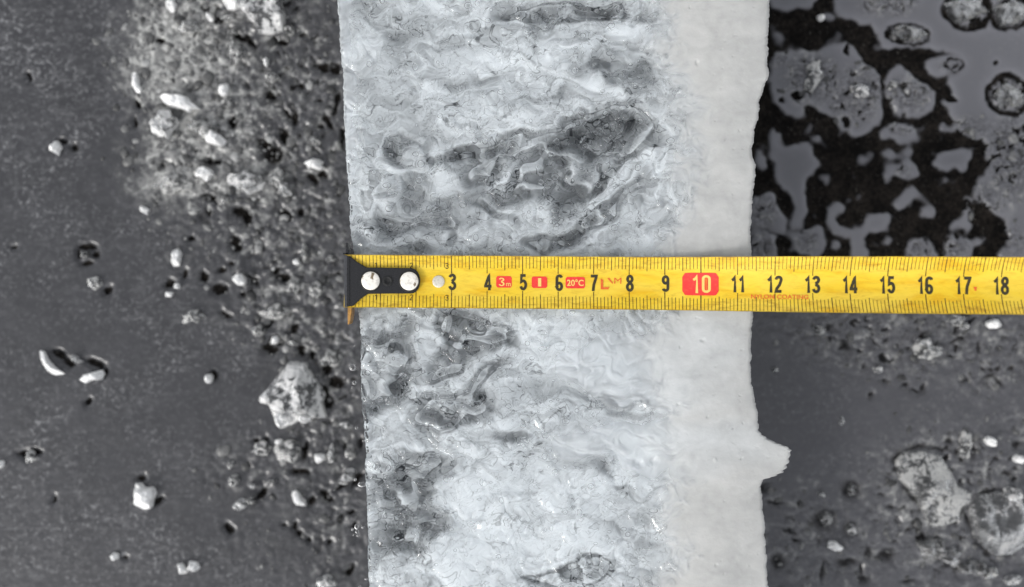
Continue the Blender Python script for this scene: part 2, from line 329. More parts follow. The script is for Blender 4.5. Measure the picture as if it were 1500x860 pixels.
mush = mush*(.25 + .75*sstep(.05, .55, mush*.8 + .45*fbm(X, Y, 15, 4, 823, .6) + .1))
# --- relief
hgt = fbm(X, Y, 60, 3, 3)*.00010 + fbm(X, Y, 14, 3, 23)*.00004
fs = gblur(film, 1.2)
hgt = hgt*(1-.55*zone*film) + (fs-1)*(.0016*(1-zone) + .0009*zone)
hgt += zone*lumpmask*terr*fs*.0009
hgt += zone*sstep(.3, .7, fs)*.0002*(1-gblur(film, 5))*2
hgt += (brk*(1-zone) + .7*lumpmask*zone*fs)*(lumpn*.0004 + np.abs(fbm(X, Y, 24, 2, 14))*.0009)
# the ice around the lumps on the lower right bulges
GROUND_Z = lambda px, py: GR.sample(hgt, np.asarray(px, float), np.asarray(py, float))
gx = (GR.x-750)/F*ZC; gy = (430-GR.y)/F*ZC
far = np.array([.03, .08, .2, .6, 2, 6, 15, 40])
gx = np.concatenate([gx[0]-far[::-1], gx, gx[-1]+far]); gy = np.concatenate([gy[0]+far[::-1], gy, gy[-1]-far])
nf = len(far); padw = ((nf, nf), (nf, nf))
def pad(A, val):
    B = np.pad(A, padw, 'constant', constant_values=val); B[nf-1, nf:-nf] = A[0]; return B
GX, GY = np.meshgrid(gx, gy)
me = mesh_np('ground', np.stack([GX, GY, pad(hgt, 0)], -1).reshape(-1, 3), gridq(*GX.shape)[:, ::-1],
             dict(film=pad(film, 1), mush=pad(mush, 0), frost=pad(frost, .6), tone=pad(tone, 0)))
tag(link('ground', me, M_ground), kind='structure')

# ------------------------------------------------------------------ slush: uncountable tiny grains
def ico(sub):
    bm = bmesh.new(); bmesh.ops.create_icosphere(bm, subdivisions=sub, radius=1)
    V = np.array([v.co[:] for v in bm.verts]); Fc = np.array([[v.index for v in f.verts] for f in bm.faces]); bm.free(); return V, Fc
IV, IF = ico(2)
dens = np.maximum(slushzone*1.0, brk*.30)*(1-zone) + zone*lumpmask*film*.45
dens = dens * (1 - sstep(495, 520, X)*(X < 1090))
dens[(X < -20) | (X > 1520) | (Y < -20) | (Y > 880)] *= .3
SV, SF, SG = [], [], []
cnt = 0; tries = 0
while cnt < 1500 and tries < 120000:
    tries += 1
    px, py = rs.uniform(-60, 1560), rs.uniform(-60, 920)
    d = float(GR.sample(dens, np.array(px), np.array(py)))
    if rs.rand() > d: continue
    if rs.rand() < .45 and fbm(np.array([px]), np.array([py]), 50, 2, 201)[0] < 0: continue
    r = min(1.4 + rs.exponential(1.9), 8) * (.8 if px > 1090 else 1)
    x_, y_ = P2W(px, py, 0); r_ = r/F*ZC
    sc3 = r_*np.array([rs.uniform(.7, 1.5), rs.uniform(.6, 1.1), rs.uniform(.22, .45)]); t = rs.uniform(0, 6.28)
    Vv = IV*(1 + .28*rs.randn(len(IV), 1)*.6)*sc3
    Vr = np.stack([Vv[:, 0]*np.cos(t)-Vv[:, 1]*np.sin(t), Vv[:, 0]*np.sin(t)+Vv[:, 1]*np.cos(t), Vv[:, 2]], -1)
    z_ = float(GROUND_Z(px, py))
    SV.append(Vr + np.array([x_, y_, z_ - sc3[2]*.05])); SF.append(IF + cnt*len(IV))
    sl_ = float(GR.sample(slushzone, np.array(px), np.array(py)))
    g = np.clip(rs.beta(1.3, 3.2)*(.55 + .6*sl_) + (rs.rand() < .035)*.5*(px < 1090), .03, 1)
    SG.append(np.full(len(IV), g)); cnt += 1
me = mesh_np('slush', np.concatenate(SV), np.concatenate(SF), dict(grey=np.concatenate(SG)))
tag(link('slush', me, M_slush), label='grey wet slush grains scattered over the dark ice', kind='stuff')

# ------------------------------------------------------------------ ice fragments, each a thing
def ice_mesh(name, poly, h, seed, rings=7, nang=44, rough=.25, flat=.55, sink=.3, facet=0):
    """a broken piece of ice from its outline on the ground: the rim is vertical, the top faceted"""
    P = np.array([P2W(a_, b_, 0) for a_, b_ in poly]); c = P.mean(0)
    seg = np.linalg.norm(np.roll(P, -1, 0)-P, axis=1); cum = np.concatenate([[0], np.cumsum(seg)]); t = np.linspace(0, cum[-1], nang, endpoint=False)
    PP = np.concatenate([P, P[:1]]); O = np.stack([np.interp(t, cum, PP[:, 0]), np.interp(t, cum, PP[:, 1])], -1)
    R = np.sqrt(seg.sum()*.5)*.1
    rad = np.mean(np.linalg.norm(O-c, axis=1)); rg = np.random.RandomState(seed)
    dirs = rg.randn(facet or 6, 2); dirs /= np.linalg.norm(dirs, axis=1)[:, None]; offs = rg.uniform(.35, .9, len(dirs)); sl_ = rg.uniform(.3, 1.1, len(dirs))
    prof = [(1.0, -sink), (1.03, .05), (1.0, .35), (.93, .62)] + [(.93*(1-k/rings), 1.0) for k in range(1, rings)]
    V = []
    for f_, zf in prof:
        q = c + (O-c)*f_
        rel = (q-c)/rad
        n1 = fbm(q[:, 0]*1e4 + seed*31, q[:, 1]*1e4, rad*.8e4, 3, seed % 97 + 300)
        z = np.full(nang, zf)
        if zf > .2:
            cut = np.min(1.15 - np.maximum(0, rel @ dirs.T - offs*.55)*sl_*1.3, axis=1)   # facets
            z = np.minimum(z, cut) * (1 + rough*n1) * (1 if zf < 1 else (flat + (1-flat)*np.sqrt(np.clip(1-(f_)**2, 0, 1))))
        q = q + rough*.06*rad*n1[:, None]*((q-c)/rad)
        V.append(np.c_[q, z*h])
    top = V[-1].mean(0); V = np.concatenate(V + [top[None]])
    n = len(prof); i = np.arange(nang)
    Q = [np.stack([k*nang+i, k*nang+(i+1) % nang, (k+1)*nang+(i+1) % nang, (k+1)*nang+i], -1) for k in range(n-1)]
    tri = np.stack([(n-1)*nang+i, (n-1)*nang+(i+1) % nang, np.full(nang, n*nang)], -1)
    me = bpy.data.meshes.new(name); V[:, :2] -= c
    faces = [tuple(q) for q in np.concatenate(Q)] + [tuple(t_) for t_ in tri] + [tuple(i[::-1])]
    me.from_pydata([tuple(v_) for v_ in V], [], faces); me.update()
    return me, c
def ell_poly(cx, cy, rx, ry, rot, seed, n=9, irr=.22):
    rg = np.random.RandomState(seed); t = math.radians(rot); o = []
    for k in range(n):
        a_ = 6.2832*(k + rg.uniform(-.3, .3))/n; r = 1 + rg.uniform(-irr, irr)
        x_, y_ = rx*r*math.cos(a_), ry*r*math.sin(a_)
        o.append((cx + x_*math.cos(t) - y_*math.sin(t), cy + x_*math.sin(t) + y_*math.cos(t)))
    return o
def chunk(name, cat, label, poly, h_mm, mat, seed, group=None, dz=0, smooth=False, parent=None, **k):
    me, c = ice_mesh(name, poly, h_mm*.001, seed, **k)
    o = link(name, me, mat, smooth=smooth)
    pc = np.mean(poly, 0)
    o.location = (c[0], c[1], float(GROUND_Z(pc[0], pc[1])) + dz*.001)
    return tag(o, label, cat, group)
W, CL, CR, GY_, BB = M_white, M_cloudy, M_clear, M_grey, M_bub
GRP = 'pieces of broken ice lying on the ground'
# large pieces with traced outlines
chunk('ice_chunk', 'ice chunk', 'largest angular glassy ice chunk left of the slab, pointed left corner and white lower rim',
      [(425,530),(450,532),(457,546),(472,570),(476,578),(472,590),(479,611),(455,611),(438,616),(418,627),(407,618),(400,602),(397,592),(383,588),(381,582),(395,568),(409,549)], 6.5, CL, 3, GRP, rings=10, nang=90, rough=.3, flat=.8, facet=9)
chunk('ice_chunk', 'ice chunk', 'bright white wedge of ice under the lower rim of the big angular chunk', [(404,604),(418,600),(430,604),(432,616),(416,627),(407,618)], 6.8, W, 8, GRP, rings=5, nang=30, rough=.4)
chunk('ice_crumb', 'ice crumb', 'round white ice ball lodged against the bottom of the big angular chunk', ell_poly(449,610,9,8,0,5), 7.2, W, 5, GRP, rings=5, nang=24)
chunk('ice_chunk', 'ice chunk', 'white corner splinter at the left tip of the big angular chunk', [(381,583),(392,571),(400,566),(400,580),(398,592),(388,590)], 6.3, W, 9, GRP, rings=4, nang=26)
chunk('ice_chunk', 'ice chunk', 'grey glassy ice chunk cut by the top edge of the photo', [(352,-40),(425,-45),(432,-5),(413,2),(418,25),(416,45),(400,51),(381,50),(377,37),(364,28),(352,18),(346,0)], 7, CL, 11, GRP, rings=9, nang=80, rough=.35, flat=.85, facet=8)
chunk('ice_chunk', 'ice chunk', 'bright white ice block beside the grey chunk at the top edge', [(326,-12),(356,-14),(354,6),(347,16),(335,15),(329,4)], 6, W, 12, GRP, rings=5, nang=36)
chunk('ice_lump', 'ice lump', 'long pale mottled ice lump frozen into the ground right of the slab', [(1312,676),(1325,664),(1350,662),(1378,668),(1392,690),(1402,712),(1422,722),(1420,735),(1405,742),(1402,758),(1385,768),(1362,770),(1350,745),(1338,722),(1316,700)], 2.8, GY_, 21, GRP, rings=10, nang=90, rough=.6, flat=.4, smooth=True)
chunk('ice_lump', 'ice lump', 'broad translucent grey ice lump in the lower right corner', [(1418,748),(1432,725),(1460,720),(1490,728),(1510,760),(1500,795),(1480,812),(1455,812),(1438,800),(1425,775)], 3.0, CR, 22, GRP, rings=10, nang=90, rough=.5, flat=.5, smooth=True)
chunk('ice_shard', 'ice shard', 'left white crescent shard of ice rimming a hollow with its shadow painted black', [(60,514),(66,515),(72,527),(82,538),(95,547),(92,552),(78,548),(66,534)], 3, W, 31, GRP, rings=4, nang=40)
chunk('ice_shard', 'ice shard', 'right white curved shard of ice beside the hollow with painted shadow', [(119,556),(126,548),(138,545),(150,542),(153,548),(150,556),(138,556),(128,561)], 3.2, W, 32, GRP, rings=4, nang=40)
chunk('ice_chunk', 'ice chunk', 'small double lobed white ice chunk on open dark ice near the lower left', [(200,708),(208,708),(214,714),(226,713),(230,722),(225,732),(224,742),(212,747),(200,738),(201,726)], 5, W, 33, GRP, rings=6, nang=44)
# smaller pieces: x, y, rx, ry, rotation, height, material, name, label
SM = [
 (201,124,5,17,-15,2.5,W,'ice_shard','thin upright white sliver at the left rim of the slush'),
 (265,150,30,10,22,4,W,'ice_chunk','long white ice piece lying slanted across the middle of the slush'),
 (243,184,20,19,0,4.5,CL,'ice_chunk','blocky cloudy ice piece directly under the long white one'),
 (234,192,9,9,0,5.2,W,'ice_crumb','bright white crumb on the corner of the blocky cloudy piece'),
 (298,190,22,11,32,4,GY_,'ice_chunk','dull grey upper end of the slanted ice bar in the slush'),
 (318,205,16,10,32,4.6,W,'ice_chunk','bright lower end of the slanted ice bar in the slush'),
 (302,255,13,10,20,4.5,W,'ice_chunk','compact white ice nugget below the slanted bar'),
 (362,267,25,17,10,4.5,CL,'ice_chunk','faceted cloudy ice piece with glassy top, below the slanted bar'),
 (408,262,14,11,50,4,GY_,'ice_chunk','grey wedge of ice just right of the faceted cloudy piece'),
 (418,278,12,8,60,3.6,CL,'ice_chunk','cloudy tail of the grey wedge pointing down'),
 (461,241,14,8,5,4,W,'ice_crumb','bright white oval crumb near the slab beside the slush'),
 (462,206,9,6,20,2.5,GY_,'ice_crumb','grey oval crumb just above the bright white oval one'),
 (331,133,7,11,10,3.5,W,'ice_crumb','upright white crumb at the centre of the slush'),
 (335,152,9,7,0,3,GY_,'ice_crumb','greyish crumb touching the foot of the upright white one'),
 (347,78,13,15,0,4,GY_,'ice_lump','round smooth grey lump in the upper slush'),
 (275,42,19,9,-8,3,GY_,'ice_chunk','flat pale grey piece in the upper slush'),
 (398,114,10,7,0,3,GY_,'ice_crumb','pale grey crumb right of the round grey lump'),
 (391,92,4,7,0,3,W,'ice_crumb','tiny upright white crumb above the pale grey one'),
 (308,26,5,6,0,3,W,'ice_crumb','small white crumb left of the chunk at the top edge'),
 (337,26,12,5,0,2.6,GY_,'ice_crumb','flat grey crumb under the white block at the top edge'),
 (425,45,8,9,0,3,GY_,'ice_crumb','soft grey crumb at the right foot of the top edge chunk'),
 (340,46,9,6,-20,2.6,GY_,'ice_crumb','oval grey crumb below the flat grey one'),
 (252,8,6,12,0,3,W,'ice_crumb','pale crumb at the top edge, left end of the slush'),
 (255,268,26,15,-10,3,GY_,'ice_lump','mottled pale slush lump at the lower left of the slush'),
 (330,292,8,6,10,3,GY_,'ice_crumb','rounded grey crumb under the white nugget'),
 (260,378,6,14,3,3,W,'ice_shard','bright upright white grain alone left of the tape'),
 (352,410,9,9,0,4,W,'ice_crumb','bright square white crumb alone left of the tape hook'),
 (260,419,5,5,0,2.2,W,'ice_crumb','tiny round white crumb below the upright white grain'),
 (248,431,7,4,0,2,W,'ice_crumb','tiny flat white crumb just under the round one'),
 (432,417,14,12,0,3,GY_,'ice_lump','clustered grey lump close left of the tape hook'),
 (464,424,13,9,-30,3,GY_,'ice_chunk','pale grey piece between clustered lump and tape hook'),
 (446,370,5,13,0,2.6,GY_,'ice_shard','upright grey sliver above the clustered lump'),
 (485,379,9,5,0,2.4,GY_,'ice_crumb','flat pale crumb closest to the tape hook'),
 (435,384,5,5,0,2.2,W,'ice_crumb','tiny white crumb left of the upright grey sliver'),
 (285,463,18,9,-12,3,GY_,'ice_chunk','triangular pale grey piece level with the tape edge'),
 (402,498,6,7,0,3,W,'ice_crumb','bright crumb above the big angular chunk'),
 (430,502,10,5,15,2.6,GY_,'ice_crumb','flat grey crumb right of the bright one'),
 (378,486,11,9,0,3,GY_,'ice_lump','soft grey lump left of the bright crumb'),
 (402,456,24,11,-14,3,GY_,'ice_lump','low arched grey lump between hook and big angular chunk'),
 (485,525,14,12,0,3.5,GY_,'ice_lump','rounded grey lump right above the big angular chunk'),
 (306,555,6,7,20,3,W,'ice_crumb','small white crumb alone left of the big angular chunk'),
 (507,622,10,6,0,3,CL,'ice_crumb','pale crumb beside the slab, right of the big chunk'),
 (469,670,8,7,-20,3,W,'ice_crumb','white triangular crumb below the big chunk'),
 (486,664,5,15,5,3,CL,'ice_shard','upright cloudy sliver beside the white triangular crumb'),
 (425,660,20,17,0,3.5,GY_,'ice_lump','half sunk grey lump below the big angular chunk'),
 (409,647,5,5,0,2.6,W,'ice_crumb','tiny pale crumb on the rim of the half sunk lump'),
 (383,657,13,10,0,2.6,GY_,'ice_lump','low grey lump left of the half sunk lump'),
 (339,680,7,6,0,2.6,GY_,'ice_crumb','dull crumb left of the low grey lump'),
 (343,702,10,8,-15,2.6,GY_,'ice_crumb','dull squarish crumb under the other dull one'),
 (371,711,7,5,20,3,CL,'ice_crumb','pale crumb above the slanted black slot'),
 (400,704,6,4,0,2.6,GY_,'ice_crumb','small grey crumb right of the slanted black slot'),
 (354,738,11,7,-25,3.2,CL,'ice_crumb','cloudy twin crumb at the left foot of the black slot'),
 (367,733,7,6,-20,3.2,GY_,'ice_crumb','grey twin crumb touching the black slot'),
 (438,730,6,12,-38,3.4,W,'ice_shard','white rice shaped grain beside a round black hole'),
 (509,697,15,9,-40,4,CL,'ice_chunk','slanted cloudy piece against the slab with black gap below'),
 (514,662,9,13,0,3,GY_,'ice_lump','grey lump against the slab above the slanted piece'),
 (268,832,5,11,-30,3,W,'ice_shard','left of two white splinters at the bottom edge'),
 (284,829,9,7,0,3,W,'ice_crumb','triangular right one of two white splinters at the bottom'),
 (478,851,15,9,0,3,CL,'ice_chunk','pale piece at the bottom edge near the slab'),
 (84,217,8,9,0,4,W,'ice_crumb','white crumb with its shadow painted black at its right, upper left'),
 (170,815,6,5,0,2.6,W,'ice_crumb','lone round white dot of ice at the lower left'),
 (47,670,8,9,0,2.6,GY_,'ice_crumb','grey crumb with dark pits near the left edge'),
 (113,526,9,5,30,2.4,CL,'ice_crumb','pale crumb inside the shadow-painted hollow of the white shards'),
 (3,680,5,6,0,2.4,W,'ice_crumb','white crumb cut by the left edge of the photo'),
 (140,415,11,10,20,2,GY_,'ice_lump','faint grey lump under the dark ringed pit, left'),
 (126,373,7,6,0,2,BB,'ice_lump','small grey lump inside the dark ringed pit'),
 (213,308,7,5,30,2.6,W,'ice_crumb','small white crumb left of the slush lower end'),
 (1190,110,12,24,8,2.4,GY_,'ice_lump','tall pale lump in the meltwater patch beside the slab'),
 (1258,134,12,9,25,2.4,CL,'ice_chunk','whitish facet in the right half of the same meltwater patch'),
 (1203,26,6,5,0,2.4,W,'ice_crumb','white crumb alone on the black patch at upper right'),
 (1305,126,8,6,-20,2,GY_,'ice_crumb','pale crumb at the left end of the wedge shaped puddle'),
 (1478,140,22,19,0,1.1,BB,'ice_lump','round dark rimmed lump at the upper right edge'),
 (1330,49,31,10,4,1.1,BB,'ice_lump','long flat dark rimmed lump in the upper right puddle'),
 (1416,12,28,22,10,1.1,BB,'ice_lump','large bubbly dark rimmed lump at the top edge, right'),
 (1482,18,26,18,-12,1.1,BB,'ice_lump','bubbly lump in the top right corner'),
 (1352,501,11,7,-12,3,CL,'ice_crumb','pale cap on the round lump below the tape, right'),
 (1356,514,19,13,0,2.4,GY_,'ice_lump','round grey lump under the pale cap below the tape'),
 (1455,474,9,7,0,3,W,'ice_crumb','white crumb touching the tape shadow at far right'),
 (1400,470,12,8,0,2.6,GY_,'ice_crumb','grey crumb just under the tape left of the white one'),
 (1412,478,5,5,0,2.4,CL,'ice_crumb','tiny pale crumb beside the grey one under the tape'),
 (1285,540,7,6,0,2.6,CL,'ice_crumb','pale crumb in the cracked field below the tape'),
 (1199,484,9,7,0,2,GY_,'ice_lump','soft grey lump beside a dark pit near the slab'),
 (1450,646,10,7,8,3.4,W,'ice_chunk','bright white ice lozenge above the lower right lumps'),
 (1492,672,8,6,0,3,W,'ice_crumb','bright white crumb at the right edge'),
 (1482,724,14,11,40,4.5,CL,'ice_chunk','pale block on top of the broad translucent lump'),
 (1414,652,9,20,0,2.4,GY_,'ice_lump','upright grey ridge left of the white lozenge'),
 (1222,800,10,7,5,3,W,'ice_crumb','lone white oval crumb on the lower right ice'),
 (1247,776,7,8,20,2.8,CL,'ice_crumb','pale crumb in a dark ring, lower right'),
 (1210,760,11,10,0,1.8,BB,'ice_lump','grey lump inside the largest dark ring, lower right'),
 (1247,717,9,10,0,1.8,BB,'ice_lump','grey lump in the upper dark ring beside the slab spur'),
 (1203,724,6,4,0,2.4,CL,'ice_crumb','tiny pale crumb below the slab spur'),
 (1366,803,22,17,0,2.6,BB,'ice_lump','rounded lump below the long pale mottled one'),
 (1392,815,15,13,0,2.6,CR,'ice_lump','glassy rounded lump between the bottom lumps'),
 (1422,830,17,12,0,2.6,BB,'ice_lump','pebbly lump at the bottom edge, right'),
 (1232,617,4,7,0,1.8,CL,'ice_crumb','faint pale crumb on the smooth grey ice right'),
 (1135,541,5,4,0,1.6,GY_,'ice_crumb','faint grey crumb next to the slab, right side'),
 (1480,848,12,7,-15,3,CL,'ice_crumb','pale crumb in the bottom right corner'),
 (1448,838,12,9,0,2.6,GY_,'ice_lump','small mottled lump in the pebbly bottom right'),
]
for k, (x_, y_, rx, ry, ro, h_, mt, nm, lb) in enumerate(SM):
    big = max(rx, ry)
    chunk(nm, nm.replace('_', ' '), lb, ell_poly(x_, y_, rx, ry, ro, 500+k, 9 if big < 12 else 14, .30), h_*(.85 if mt is GY_ else 1), mt, 700+k, GRP,
          smooth=(mt in (GY_, CR, BB)), rings=4 if big < 12 else 7, nang=22 if big < 12 else 44, rough=.9 if mt is BB else .5 if mt in (GY_, CR) else .28, flat=.92 if mt is BB else .35 if mt in (GY_, CR) else .6)

# ================================================================== ICE SLAB
LE = np.array([(-300,480),(-60,490),(0,493),(66,498.6),(133,502),(199,505.6),(265,508.7),(327,513),(371,517.6),(412,521),(460,525),(494,527),(577,529),(660,534),(743,536.6),(860,539),(930,541),(1160,550)], float)
RE = np.array([(-300,1140),(-60,1129),(0,1128),(26,1127),(110,1126),(128,1121),(150,1114),(186,1108.6),(212,1105),(225,1103),(241,1107.5),(283,1105),(327,1100.6),(376,1101.5),(457,1103),(513,1101),(562,1102),(596,1109),(623,1113),(631,1112),(635,1116.5),(638,1117),(641,1123.5),(644,1125),(647,1133),(648.5,1137),(650,1138.5),(651.5,1146),(653.5,1148),(655,1155),(658,1156.5),(660,1160.5),(664,1158.5),(668,1161),(673,1157),(678,1159.5),(682,1154),(686,1155.5),(690,1149),(693,1150.5),(696,1141),(698,1142),(699.5,1133),(701,1131),(702,1124),(704,1119.5),(708,1120.5),(714,1116.5),(733,1118),(792,1122),(860,1127),(930,1131),(1160,1140)], float)
SR = Raster(460, -320, 1190, 1180, 1.0)
X, Y = SR.X, SR.Y
w1x = fbm(X, Y, 70, 2, 401, .35)*22; w1y = fbm(X, Y, 70, 2, 411, .35)*22
w2x = fbm(X, Y, 30, 1, 421)*7; w2y = fbm(X, Y, 30, 1, 431)*7
# clarity of the ice: how white the body is at each place (0 black clear ice .. 1 white)
T = np.full(SR.shape, .80)
T += .10*fbm(X, Y*1.5, 110, 3, 441)
T -= .05*(1-sstep(560, 640, X))
def dk(cx, cy, rx, ry, rot, v, soft=.55): SR.ell(T, cx, cy, rx, ry, rot, -v, soft)
for a_ in [(580,330,75,70,0,.12),(600,215,34,26,-10,.30),(640,235,22,6,30,.2),(690,224,50,10,-8,.30),(760,205,50,14,-12,.28),(745,258,75,42,0,.28),(790,240,40,40,0,.16),(700,250,40,14,-50,.15),
 (835,16,70,15,-4,.50),(770,28,34,7,10,.3),(880,10,26,16,0,.25),(900,55,60,30,0,.06),(580,30,60,40,0,.08),(720,14,40,16,0,.12),
 (870,185,62,34,-18,.48),(905,172,46,20,0,.30),(845,225,34,36,0,.30),(890,235,40,42,0,.30),(915,200,50,26,0,.2),(850,290,50,44,0,.22),(950,215,30,40,0,.15),(925,285,18,46,35,.28),(885,312,10,34,50,.32),(860,325,8,30,45,.28),
 (722,314,38,7,24,.36),(625,328,32,7,-5,.38),(622,362,30,7,5,.28),(655,350,8,20,0,.2),(810,355,42,14,0,.34),(760,352,30,9,10,.22),(575,305,30,40,0,.10),(900,100,90,14,-6,.13),(850,95,50,22,-14,.18),(690,120,40,12,8,.14),(940,110,50,20,-10,.12),(650,115,24,12,20,.16),(620,55,16,6,0,.1),
 (690,478,52,24,18,.48),(672,520,46,20,-28,.34),(662,602,62,26,-6,.58),(715,548,34,13,-34,.34),(650,545,30,9,-35,.3),(565,490,44,44,0,.26),(560,565,36,40,0,.20),(610,540,34,26,0,.20),(735,495,40,14,28,.28),
 (900,588,58,7,3,.36),(886,562,48,4,2,.22),(920,604,50,5,4,.22),(860,585,14,14,0,.2),
 (590,670,50,10,4,.20),(628,690,36,32,0,.24),(605,755,36,50,0,.30),(575,790,40,26,0,.20),(640,760,20,26,0,.15),(845,846,52,20,-4,.50),(800,858,40,12,0,.25),(730,642,50,8,4,.24),(850,668,40,16,25,.20),(830,640,34,6,8,.2),(905,700,30,30,0,.14),(940,740,18,50,0,.08),(880,840,22,26,0,.2),(770,520,60,20,0,.06),(800,575,50,30,0,.08)]: dk(*a_)
def lt(cx, cy, rx, ry, rot, v): SR.ell(T, cx, cy, rx, ry, rot, v, .7)
for a_ in [(700,70,110,40,0,.10),(790,150,100,34,8,.10),(690,175,60,24,20,.10),(930,345,44,32,30,.18),(790,485,60,30,0,.10),(760,790,110,90,0,.13),(760,700,90,40,0,.08),(585,620,42,22,-40,.14),(640,590,60,6,-32,.10),(740,560,80,6,-26,.12),(720,350,60,20,0,.08),(690,340,40,28,0,.08),(890,225,16,22,0,.22),(905,265,60,7,-42,.16),(880,290,50,6,-44,.14)]: lt(*a_)
def warp(A, fx, fy): return SR.sample(A, X + fx, Y + fy)
def saw(n, k, soft=.12):
    t = n*k; f_ = t-np.floor(t); return np.where(f_ < 1-soft, f_/(1-soft), (1-f_)/soft)
T = warp(T, w1x*.9 + w2x*.6, w1y*.6 + w2y*.5)
def anis(scale, asp, ang, octv, seed, gain=.5, wa=1.0):
    t = math.radians(ang); xx = X + w2x*wa*1.4 + w1x*.3; yy_ = Y + w2y*wa*1.4 + w1y*.3
    return fbm((xx*math.cos(t) + yy_*math.sin(t))/asp, (-xx*math.sin(t) + yy_*math.cos(t)), scale, octv, seed, gain)
def region(L):
    A = np.zeros(SR.shape)
    for a_ in L: SR.ell(A, *a_, 1, .8, 'max')
    return warp(A, w1x, w1y)
# which way the ice grew: flat streaks above, slanting blades right of the middle and lower left
diagU = region([(890,285,80,70,0),(930,230,60,40,0),(690,545,90,50,0),(760,240,40,60,0)]); diagD = region([(700,310,80,34,0),(690,490,80,30,0),(850,665,60,40,0)]); flat = region([(780,90,260,90,0),(900,580,120,60,0),(620,345,60,30,0),(560,760,60,60,0)])
def blend(sc_, asp, octv, seed, gain=.45):
    o = anis(sc_, 1.35, 0, octv, seed, gain)
    for m_, ang, k in ((flat, 2, 1.25), (diagU, -44, 1.0), (diagD, 28, 1.0)):
        o = o*(1-m_) + anis(sc_, asp*k, ang, octv, seed + 3, gain)*m_
    return o
lobeA = blend(54, 2.4, 2, 941); lobeB = blend(24, 3.0, 2, 951, .35); lobeC = blend(11, 3.0, 2, 961)
Dk = np.clip(.82 - T, -.2, 1)
q = 1.05*Dk + .34*lobeA + .12*lobeB
Dk = Dk + .13*region([(930,190,60,50,0),(930,260,60,70,0),(700,490,80,40,0),(545,320,50,120,0),(640,640,60,30,0),(870,680,50,30,0),(915,580,80,30,0),(740,262,90,62,0),(860,235,80,80,0),(620,345,90,60,0),(570,520,50,80,0),(660,540,90,90,0),(600,710,60,90,0),(840,100,90,40,0),(560,250,50,60,0),(730,20,110,20,0)])
env = sstep(.0, .50, Dk + .12*lobeA)
T = .875 + .10*fbm(X + w1x, Y*1.5 + w1y, 100, 3, 971) - .05*(1-sstep(560, 660, X)) - .46*np.clip(q, -.22, 1)
T = T - .46*(saw(q, 2.1, .07)-.40)*(.34 + .66*env) - .20*(saw(lobeB + .5*q, 1.5, .07)-.5)*(.42 + .58*env)
T = T + .13*region([(765,790,100,70,0),(720,730,60,40,0),(780,490,60,30,0)])*sstep(.45, .8, T)
# horizontal flow streaks of clearer ice
stk = fbm(X*.32 + w2x*.8, Y + w2y*1.6 + w1y*.6, 26, 4, 981, .55)
T = T - (.06 + .14*flat)*sstep(.15, .6, stk) + .07*sstep(.1, .5, -stk)
# internal fractures and refraction lines painted into the colour: thin veins, dark and pale, mostly where the ice is clear
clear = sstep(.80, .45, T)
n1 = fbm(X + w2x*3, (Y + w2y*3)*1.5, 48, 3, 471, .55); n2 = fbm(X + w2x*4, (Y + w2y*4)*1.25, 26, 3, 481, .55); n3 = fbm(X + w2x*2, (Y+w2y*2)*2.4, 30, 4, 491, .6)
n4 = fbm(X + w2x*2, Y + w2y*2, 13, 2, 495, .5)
def refr_vein(n, lev, wd): return np.exp(-((n-lev)/wd)**2)
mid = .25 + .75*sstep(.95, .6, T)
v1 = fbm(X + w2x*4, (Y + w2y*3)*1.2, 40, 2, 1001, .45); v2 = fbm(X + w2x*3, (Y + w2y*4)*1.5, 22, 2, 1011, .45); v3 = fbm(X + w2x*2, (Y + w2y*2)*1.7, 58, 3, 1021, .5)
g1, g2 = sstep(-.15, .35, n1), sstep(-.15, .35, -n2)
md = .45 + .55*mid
T = T - .20*refr_vein(v1, .0, .022)*md*g2 + .11*refr_vein(v1, .055, .022)*md*g2 - .20*refr_vein(v2, .06, .035)*md*g1 + .12*refr_vein(v2, .15, .035)*md*g1 - .22*refr_vein(v3, .12, .014)*md + .12*refr_vein(v3, .155, .014)*md - .18*refr_vein(v3, -.2, .014)*md*g1 - .12*refr_vein(v1, .3, .02)*md - .12*refr_vein(v2, -.28, .03)*md*g2
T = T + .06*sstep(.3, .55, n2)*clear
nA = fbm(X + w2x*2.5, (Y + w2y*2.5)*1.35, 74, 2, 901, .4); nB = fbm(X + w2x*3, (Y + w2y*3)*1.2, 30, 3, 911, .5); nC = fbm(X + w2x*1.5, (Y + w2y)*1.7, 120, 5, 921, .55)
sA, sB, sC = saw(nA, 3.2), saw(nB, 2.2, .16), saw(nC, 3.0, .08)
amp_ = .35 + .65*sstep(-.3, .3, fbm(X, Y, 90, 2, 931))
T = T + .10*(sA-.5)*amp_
# striations
for (cx, cy, rx, ry, amp) in [(900,585,75,34,.10),(960,130,70,40,.06),(570,755,40,30,.10),(930,85,60,50,.04),(860,520,100,40,.04)]:
    mk = np.zeros(SR.shape); SR.ell(mk, cx, cy, rx, ry, 0, 1, .5, 'max')
    T += mk*amp*fbm(X*.12 + w1x*.1, Y + w2y*.3, 7, 2, 501)*1.6
